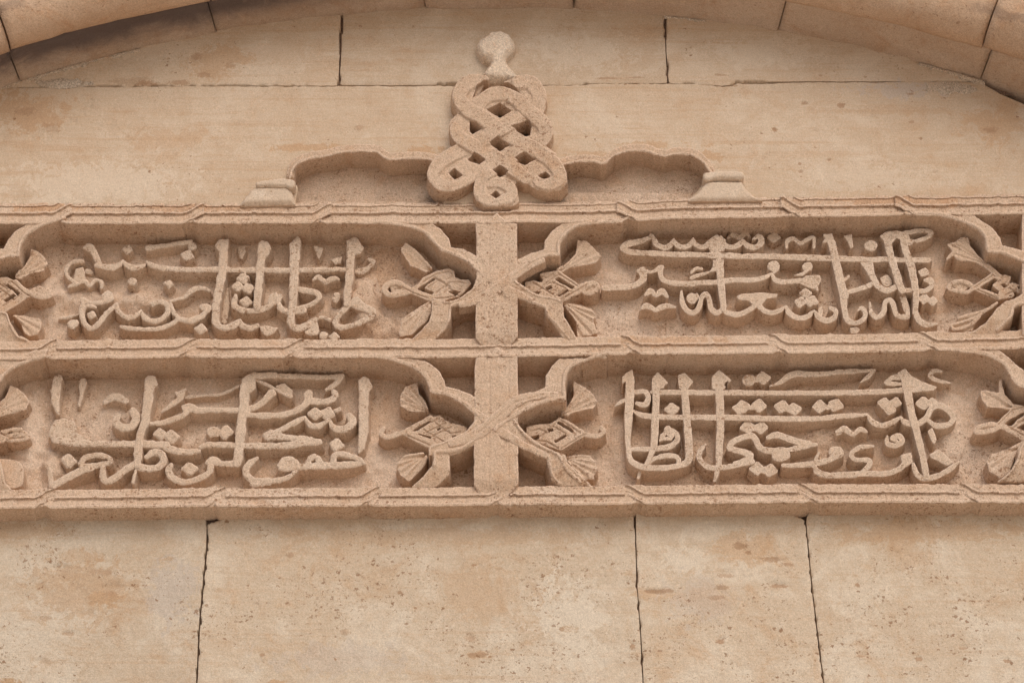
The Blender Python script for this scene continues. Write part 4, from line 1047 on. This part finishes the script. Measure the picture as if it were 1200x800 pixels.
G(D('D3', 300, 252, 40), D('D3', 368, 246, 36), D('D3', 335, 292, 38), h=-1, name='letter_dot')
G(D('D3', 545, 250, 44), D('D3', 600, 248, 34), h=-2, name='letter_dot')
G(P('D3', "568,425 600,400 630,480 612,512 590,480"), h=-1)

# ================================================================ PALMETTES in the panel corners
def ray(t, cx, cy, pts, w=18, dep=1.6):
    out = []
    x0, y0, k = TILES[t]
    for (px, py) in pts:
        out.append((np.array([(x0 + cx / k, y0 + cy / k, w / k * .35), (x0 + px / k, y0 + py / k, w / k)]), dep))
    return out
def palm(panel_, shapes, grooves=(), h=0.0, name='palmette_leaf'):
    relief(name, shapes, LET + 2.5 + h, FLOOR - 1.5, M_CARVE, panel_, cell=.66, edge=.34, bevel=.9, rb=1.6, flare=1.7, rough=.5, grooves=list(grooves))
def lattice(panel_, t, body, loops, slots, lines, h=-.3):
    """flat interlace: pierced body, looped strap ends, chased strap edges"""
    gr = []
    for s in lines:
        q = _pts(t, s, 0)[:, :3]; q[:, 2] = 1.15
        gr.append((q, 2.3))
    palm(panel_, [P(t, body)] + loops + [H(t, s) for s in slots], gr, h=h, name='palmette_knot')
# upper left panel, right end
palm(pA, [P('O1', "135,185 160,158 210,185 262,235 328,312 290,340 240,312 190,297 160,250 138,212")], ray('O1', 330, 330, [(150, 175), (150, 215), (170, 250), (200, 285), (245, 312)]))
palm(pA, [P('O1', "315,515 322,590 290,650 240,690 205,725 130,745 118,730 128,680 132,630 200,585 260,548")], ray('O1', 320, 520, [(135, 640), (130, 700), (180, 725)]))
lattice(pA, 'O1', "215,440 270,372 345,332 430,314 466,332 472,368 505,382 558,382 575,410 548,442 492,494 445,502 400,522 330,516 300,500 240,470",
        [C('O1', 34, "315,502 205,456 115,404 55,412 30,452 75,482 170,462 235,432"), P('O1', "60,420 120,410 200,450 160,468 80,472", -2.5)],
        ["236,441 338,372 354,380 276,436 340,464 326,478 240,450", "426,460 470,452 522,456 474,486"],
        ["302,432 372,386 440,432 404,468", "345,372 455,455 500,492", "270,400 350,352 440,335 458,360 420,385", "352,470 440,402 500,400 540,410", "330,505 420,500 470,490", "90,440 140,430 210,468 300,500"])
# upper left panel, left end
palm(pA, [P('O5', "236,120 242,75 300,98 350,148 376,195 335,248 240,262 160,310 120,300 120,270 190,205")], ray('O5', 130, 290, [(250, 95), (310, 130), (350, 180), (350, 225)]))
lattice(pA, 'O5', "-40,300 60,296 125,330 200,395 240,440 120,520 60,560 -40,620",
        [C('O5', 40, "120,335 205,405 290,440 350,450 405,438,26"), P('O5', "215,390 300,352 385,380 405,430 330,452 240,440", -2.5)],
        ["34,360 60,344 162,418 138,440 100,402", "26,474 104,424 128,440 46,492", "-20,396 20,404 -20,440", "104,556 214,462 240,476 130,572"],
        ["90,330 190,420 250,452", "-10,380 60,430 110,470", "0,455 60,410 80,395", "20,520 120,460 170,425", "-20,340 60,390"])
palm(pA, [P('O5', "80,578 130,588 230,605 318,625 322,690 290,745 220,752 190,735 165,660 110,600")], ray('O5', 90, 580, [(310, 640), (300, 700), (240, 740)]), h=-2)
# upper right panel, left end
palm(pB, [P('O2', "543,135 600,148 652,195 690,235 655,282 560,297 485,312 448,338 405,322 490,268 530,222")], ray('O2', 430, 330, [(560, 145), (620, 180), (660, 215), (670, 255)]))
palm(pB, [P('O2', "450,520 560,543 632,560 656,602 642,640 668,722 600,737 545,737 535,650 492,590")], ray('O2', 450, 525, [(650, 570), (645, 610), (640, 650), (620, 720), (560, 730)], w=16, dep=2.4))
lattice(pB, 'O2', "303,352 330,342 400,332 432,332 548,416 610,398 650,410 560,470 450,528 430,520 340,500 260,480 215,440 215,400 262,388 320,405 330,385",
        [C('O2', 26, "560,440 600,410 645,408 668,432 645,462 600,468 570,450"), P('O2', "590,420 650,415 655,450 600,460", -2.5)],
        ["398,384 424,370 532,430 506,446", "340,436 378,422 390,440 352,452", "252,466 306,456 312,466 288,486", "412,482 478,442 492,456 430,494"],
        ["330,420 402,368 430,355", "385,402 470,440 400,495", "420,345 540,425", "430,515 545,450 600,415", "262,405 300,425 390,480", "310,365 350,375 390,350", "300,450 370,405"])
G(C('O2', 36, "690,452,20 740,458 810,455")) if False else None
# upper right panel, right end
palm(pB, [P('O7', "168,145 230,130 262,102 312,100 332,162 370,220 440,270 540,355 600,362 585,400 525,385 455,330 420,300 350,265 240,257 215,222 165,262 165,240 205,195")], ray('O7', 440, 280, [(190, 150), (240, 150), (300, 120), (215, 215)], w=12, dep=1.4))
lattice(pB, 'O7', "330,432 470,342 520,350 600,362 590,400 660,420 720,420 720,460 640,480 600,505 520,520 360,452",
        [C('O7', 26, "345,445 300,470 215,455 178,434 240,396 310,408 345,436"), P('O7', "200,430 260,402 320,425 280,460", -2.5)],
        ["392,432 488,372 512,384 470,428 522,462 512,484 394,442", "530,418 556,408 574,424 548,438", "610,466 634,458 648,478 622,488", "572,494 604,484 606,500", "640,430 672,424 680,444 650,452"],
        ["350,440 480,355 540,375", "375,450 510,512", "510,400 560,370", "545,455 600,400", "560,490 640,450", "590,440 640,480"])
palm(pB, [C('O7', 22, "505,540,16 430,590 350,612 245,642,14"), C('O7', 20, "420,600 330,650 200,688,14"), C('O7', 22, "390,630 320,690 225,715 200,695,14"), P('O7', "480,560 360,600 240,650 210,700 280,725 340,715 370,650", -3)])
# lower left panel, right end
palm(pC, [P('O3', "210,135 262,122 272,190 312,240 332,290 270,302 200,292 155,267 155,200 180,155")], ray('O3', 325, 295, [(225, 140), (185, 170), (165, 210), (165, 250), (210, 285)], dep=2.2))
palm(pC, [PC('O3', "300,555 325,590 305,645 258,690 215,732 175,715 150,685 132,640 150,600 200,570")], ray('O3', 310, 570, [(140, 610), (140, 650), (165, 690), (205, 720)], dep=2.4))
lattice(pC, 'O3', "150,440 240,392 335,338 400,330 470,372 520,385 570,400 570,440 500,490 430,505 360,530 270,490 190,455",
        [C('O3', 30, "345,340 250,392 150,440 72,460 36,440 50,408"), C('O3', 26, "130,432 190,442 270,487 350,522")],
        ["216,428 334,360 352,362 262,424", "268,436 350,458 346,474 262,448", "376,408 404,398 412,412 388,424", "470,456 500,448 512,456 486,474"],
        ["300,415 395,470 440,500", "350,370 400,345", "300,440 440,372", "340,462 470,400", "370,370 470,440 530,430", "200,452 340,512", "60,430 150,420 300,345"])
# lower left panel, left end
palm(pC, [P('O6', "62,112 110,130 152,162 182,215 162,262 80,290 -20,312 -60,300 -20,235 30,190 52,150")], ray('O6', -20, 280, [(90, 130), (140, 170), (160, 220)], dep=1.4))
lattice(pC, 'O6', "-60,400 20,415 60,440 20,470 -60,480",
        [C('O6', 34, "-60,440 0,415 60,392,24 130,386,20"), PC('O6', "20,420 90,395 150,390 188,430 150,455 80,462 30,455", -2)],
        ["-40,430 0,438 -40,450"], ["0,410 60,440 150,432", "40,450 100,420"])
palm(pC, [PC('O6', "-60,570 60,575 130,600 150,670 130,740 60,760 -60,760"), H('O6', "0,665 12,670 30,715 12,705")], h=-5)
# lower right panel, left end
palm(pD, [P('O4', "518,115 590,150 650,205 665,240 640,282 580,288 520,302 480,332 440,315 495,250 518,200")], ray('O4', 450, 315, [(540, 140), (600, 175), (650, 215), (655, 255)], dep=2.2))
palm(pD, [P('O4', "470,585 560,568 622,575 655,618 672,660 645,700 650,730 600,722 545,688 500,640")], ray('O4', 470, 590, [(640, 590), (660, 640), (650, 690), (600, 715)], dep=2.0))
lattice(pD, 'O4', "220,400 290,382 370,380 430,342 470,350 600,440 560,470 440,545 330,510 260,480 225,440",
        [C('O4', 28, "560,425 600,446 660,455 706,430 690,402"), C('O4', 24, "430,350 520,404 600,444")],
        ["410,372 430,360 526,420 510,436", "358,408 388,404 394,424 364,430", "248,458 300,448 304,470 272,478", "398,482 470,440 478,456 412,498"],
        ["330,440 402,380", "390,395 470,440 400,495", "300,460 380,420", "440,355 560,435", "440,535 560,460 600,440", "250,425 300,410 350,430", "280,480 350,490 420,530"])
# lower right panel, right end
palm(pD, [P('O8', "372,200 400,195 485,210 482,140 500,128 520,225 572,280 640,292 560,318 520,312 460,297 410,302 385,262 368,225")], ray('O8', 560, 300, [(390, 215), (400, 250), (430, 285)], dep=2.2))
lattice(pD, 'O8', "470,400 560,310 620,292 720,300 720,480 650,500 600,490 520,440",
        [C('O8', 30, "640,500 520,432 440,408 355,428 345,458 440,448 490,425"), P('O8', "360,430 420,410 450,440 380,460", -2.5)],
        ["512,408 560,372 640,332 652,344 600,380 560,420", "590,430 640,404 700,400 700,440 640,450"],
        ["480,410 570,320 640,300", "560,440 660,370", "540,420 640,480", "600,400 700,350"])
palm(pD, [P('O8', "440,590 545,562 640,505 660,520 600,570 575,640 548,710 490,748 425,700 405,640")], ray('O8', 600, 560, [(430, 600), (420, 640), (430, 690)], dep=1.6))
G2 = G
CUR[0] = pB
G(C('O2', 30, "640,452,14 690,452 760,456 830,458,36"), h=-1) if False else None
# ================================================================ KNOT FINIAL
tile('K2', 540, 20, 8)
knot = thing('knot_finial', 'interlaced stone knot rising above the carved frame with a pale bud on top', 'finial', base_loc(583, 240, 0))
w = 70
A_ = "335,88,70,0 262,92,76,0 214,165,76,1 250,228,76,1 330,278,78,2 425,335,78,-2 500,385,76,0 570,425,76,2 640,462,74,0 710,520,72,0 738,585,66,0 690,622,62,0 628,612,50,0 590,560,40,-3"
B_ = "520,92,70,0 590,98,76,0 632,170,76,-1 592,236,76,-2 520,285,78,0 425,340,78,2 340,388,76,0 270,425,76,-2 190,462,74,0 115,510,72,0 78,570,66,0 110,620,62,0 180,635,54,0 240,610,44,-1 280,585,36,-2"
Cl = "425,150,70,0 360,165,70,0 310,210,72,-1 250,285,72,-2 205,330,76,0 215,380,70,1 270,415,70,2 350,458,74,-2 430,500,74,0 500,550,72,2 560,590,60,0"
Cr = "425,150,70,0 480,160,70,0 540,210,72,1 600,265,74,1 660,320,76,0 655,375,74,-1 590,425,70,-2 520,460,74,2 430,508,74,-1 370,560,72,1 325,620,66,0 330,690,60,0 405,712,54,0 478,690,60,0 482,645,60,0 430,615,56,0 370,615,50,-1"
dark = [H('K', "352,230 425,193 488,235 425,274"), H('K', "268,292 300,300 332,330 282,360 266,345"), H('K', "485,325 570,287 592,312 582,362 552,372"), H('K', "370,405 415,377 480,415 425,449"),
        H('K', "255,490 292,455 357,490 320,516"), H('K', "495,490 550,455 612,490 555,519"), H('K', "385,550 425,523 477,560 425,583"), H('K', "155,560 190,534 232,572 190,592"),
        H('K', "620,575 665,550 692,577 655,597"), H('K', "373,675 405,650 432,680 405,700"), H('K', "284,166 305,105 340,82 470,88 548,156 470,122 425,108 375,112 318,150")]
zs = 1.0
def zscale(sh): sh[1][:, 3] *= zs; return sh
body = "230,66 300,70 345,100 420,92 500,66 600,68 640,100 662,150 664,215 645,265 690,300 700,360 655,412 718,458 738,520 772,560 778,610 740,648 680,660 620,648 560,610 520,600 500,625 520,660 525,710 500,728 430,742 350,738 298,705 292,668 318,622 300,600 240,638 170,658 90,638 48,590 62,540 110,490 160,455 210,415 172,370 162,310 172,280 205,250 172,200 172,150 192,105"
relief('knot', [zscale(C('K', w, A_)), zscale(C('K', w, B_)), zscale(C('K', w, Cl)), zscale(C('K', w, Cr)), P('K', body, -2.6)] + dark,
       20.0, -3, M_CARVE, knot, cell=.7, edge=.35, bevel=1.0, rb=1.6, flare=1.2, rough=.75)
relief('bud', [PC('K2', "200,520 255,450 275,405 205,365 160,310 142,260 180,190 240,150 300,118 400,112 480,180 508,260 470,325 430,380 450,430 495,480 552,550 580,612 440,585 340,590 230,580")],
       15.0, -3, M_BULB, knot, cell=.75, edge=.6, bevel=7.5, rb=6.0, flare=1.2, rough=1.2, dome=3.0)
relief('knot_collar', [P('K', "250,150 300,105 330,82 345,100 320,150 290,170", -2), P('K', "470,86 545,120 600,200 560,200 545,156")], 12.0, -3, M_CARVE, knot, cell=1.0, edge=.3, bevel=2, rb=2.5, flare=.5)

# ================================================================ LOBED BLIND ARCHES either side of the knot
def recess(u0, v0, u1, v1, parent, seed):
    floor_mesh(u0, v0, u1, v1, -24, parent, seed, name='recess_ground')
la = thing('lobed_arch', 'shallow lobed blind arch left of the stone knot, springing from a worn column cap', 'blind arch', base_loc(430, 241, 0), 'lobed arches beside the knot')
ra = thing('lobed_arch', 'shallow lobed blind arch right of the stone knot, springing from a flared column cap', 'blind arch', base_loc(740, 241, 0), 'lobed arches beside the knot')
recess(322, 160, 536, 250, la, 611)
recess(628, 160, 846, 250, ra, 612)
def lip(path_t, path, parent, up):
    q = _pts(path_t, path, 0)
    q[:, 2] = 1.5
    a = q.copy(); a[:, 1] -= 1.0; a[:, 2] = 1.5
    cm = catmull(a, 4)
    wide = cm.copy(); wide[:, 1] -= 5.5; wide[:, 2] = 4.6; wide[:, 3] = -5.0
    relief('arch_lip', [('s', cm), ('s', wide)], 8.5, -26, M_CARVE, parent, cell=.7, edge=.4, bevel=.9, rb=1.5, flare=.4, rough=.6)
lip('LA', LP, la, 0); lip('RA', RP, ra, 0)
relief('column_cap', [P('LA', "110,345 150,322 240,318 330,326 350,360 362,424 50,428 95,370")], 12.0, -8, M_CAP, la, cell=.8, edge=.4, bevel=4.5, rb=5, flare=2.5, rough=.6)
relief('cap_moulding', [C('LA', 34, "155,312,30 200,306,38 285,302,46 338,308,54")], 16.0, -8, M_CAP, la, cell=.8, edge=.5, bevel=3.0, rb=3, flare=.8, rough=.9)
relief('column_cap', [P('RA', "872,284 1058,284 1082,325 1130,368 1185,388 765,388 818,350 845,315")], 12.0, -26, M_CAP, ra, cell=.8, edge=.25, bevel=3.0, rb=4, flare=2.0, rough=.4)
relief('cap_moulding', [L('RA', 42, "872,258,50 900,252,44 960,250 1050,252,42")], 16.0, -10, M_CAP, ra, cell=.8, edge=.35, bevel=3.0, rb=3, flare=.8, rough=.7)
print('polys', sum(len(o.data.polygons) for o in bpy.data.objects if o.type == 'MESH'))
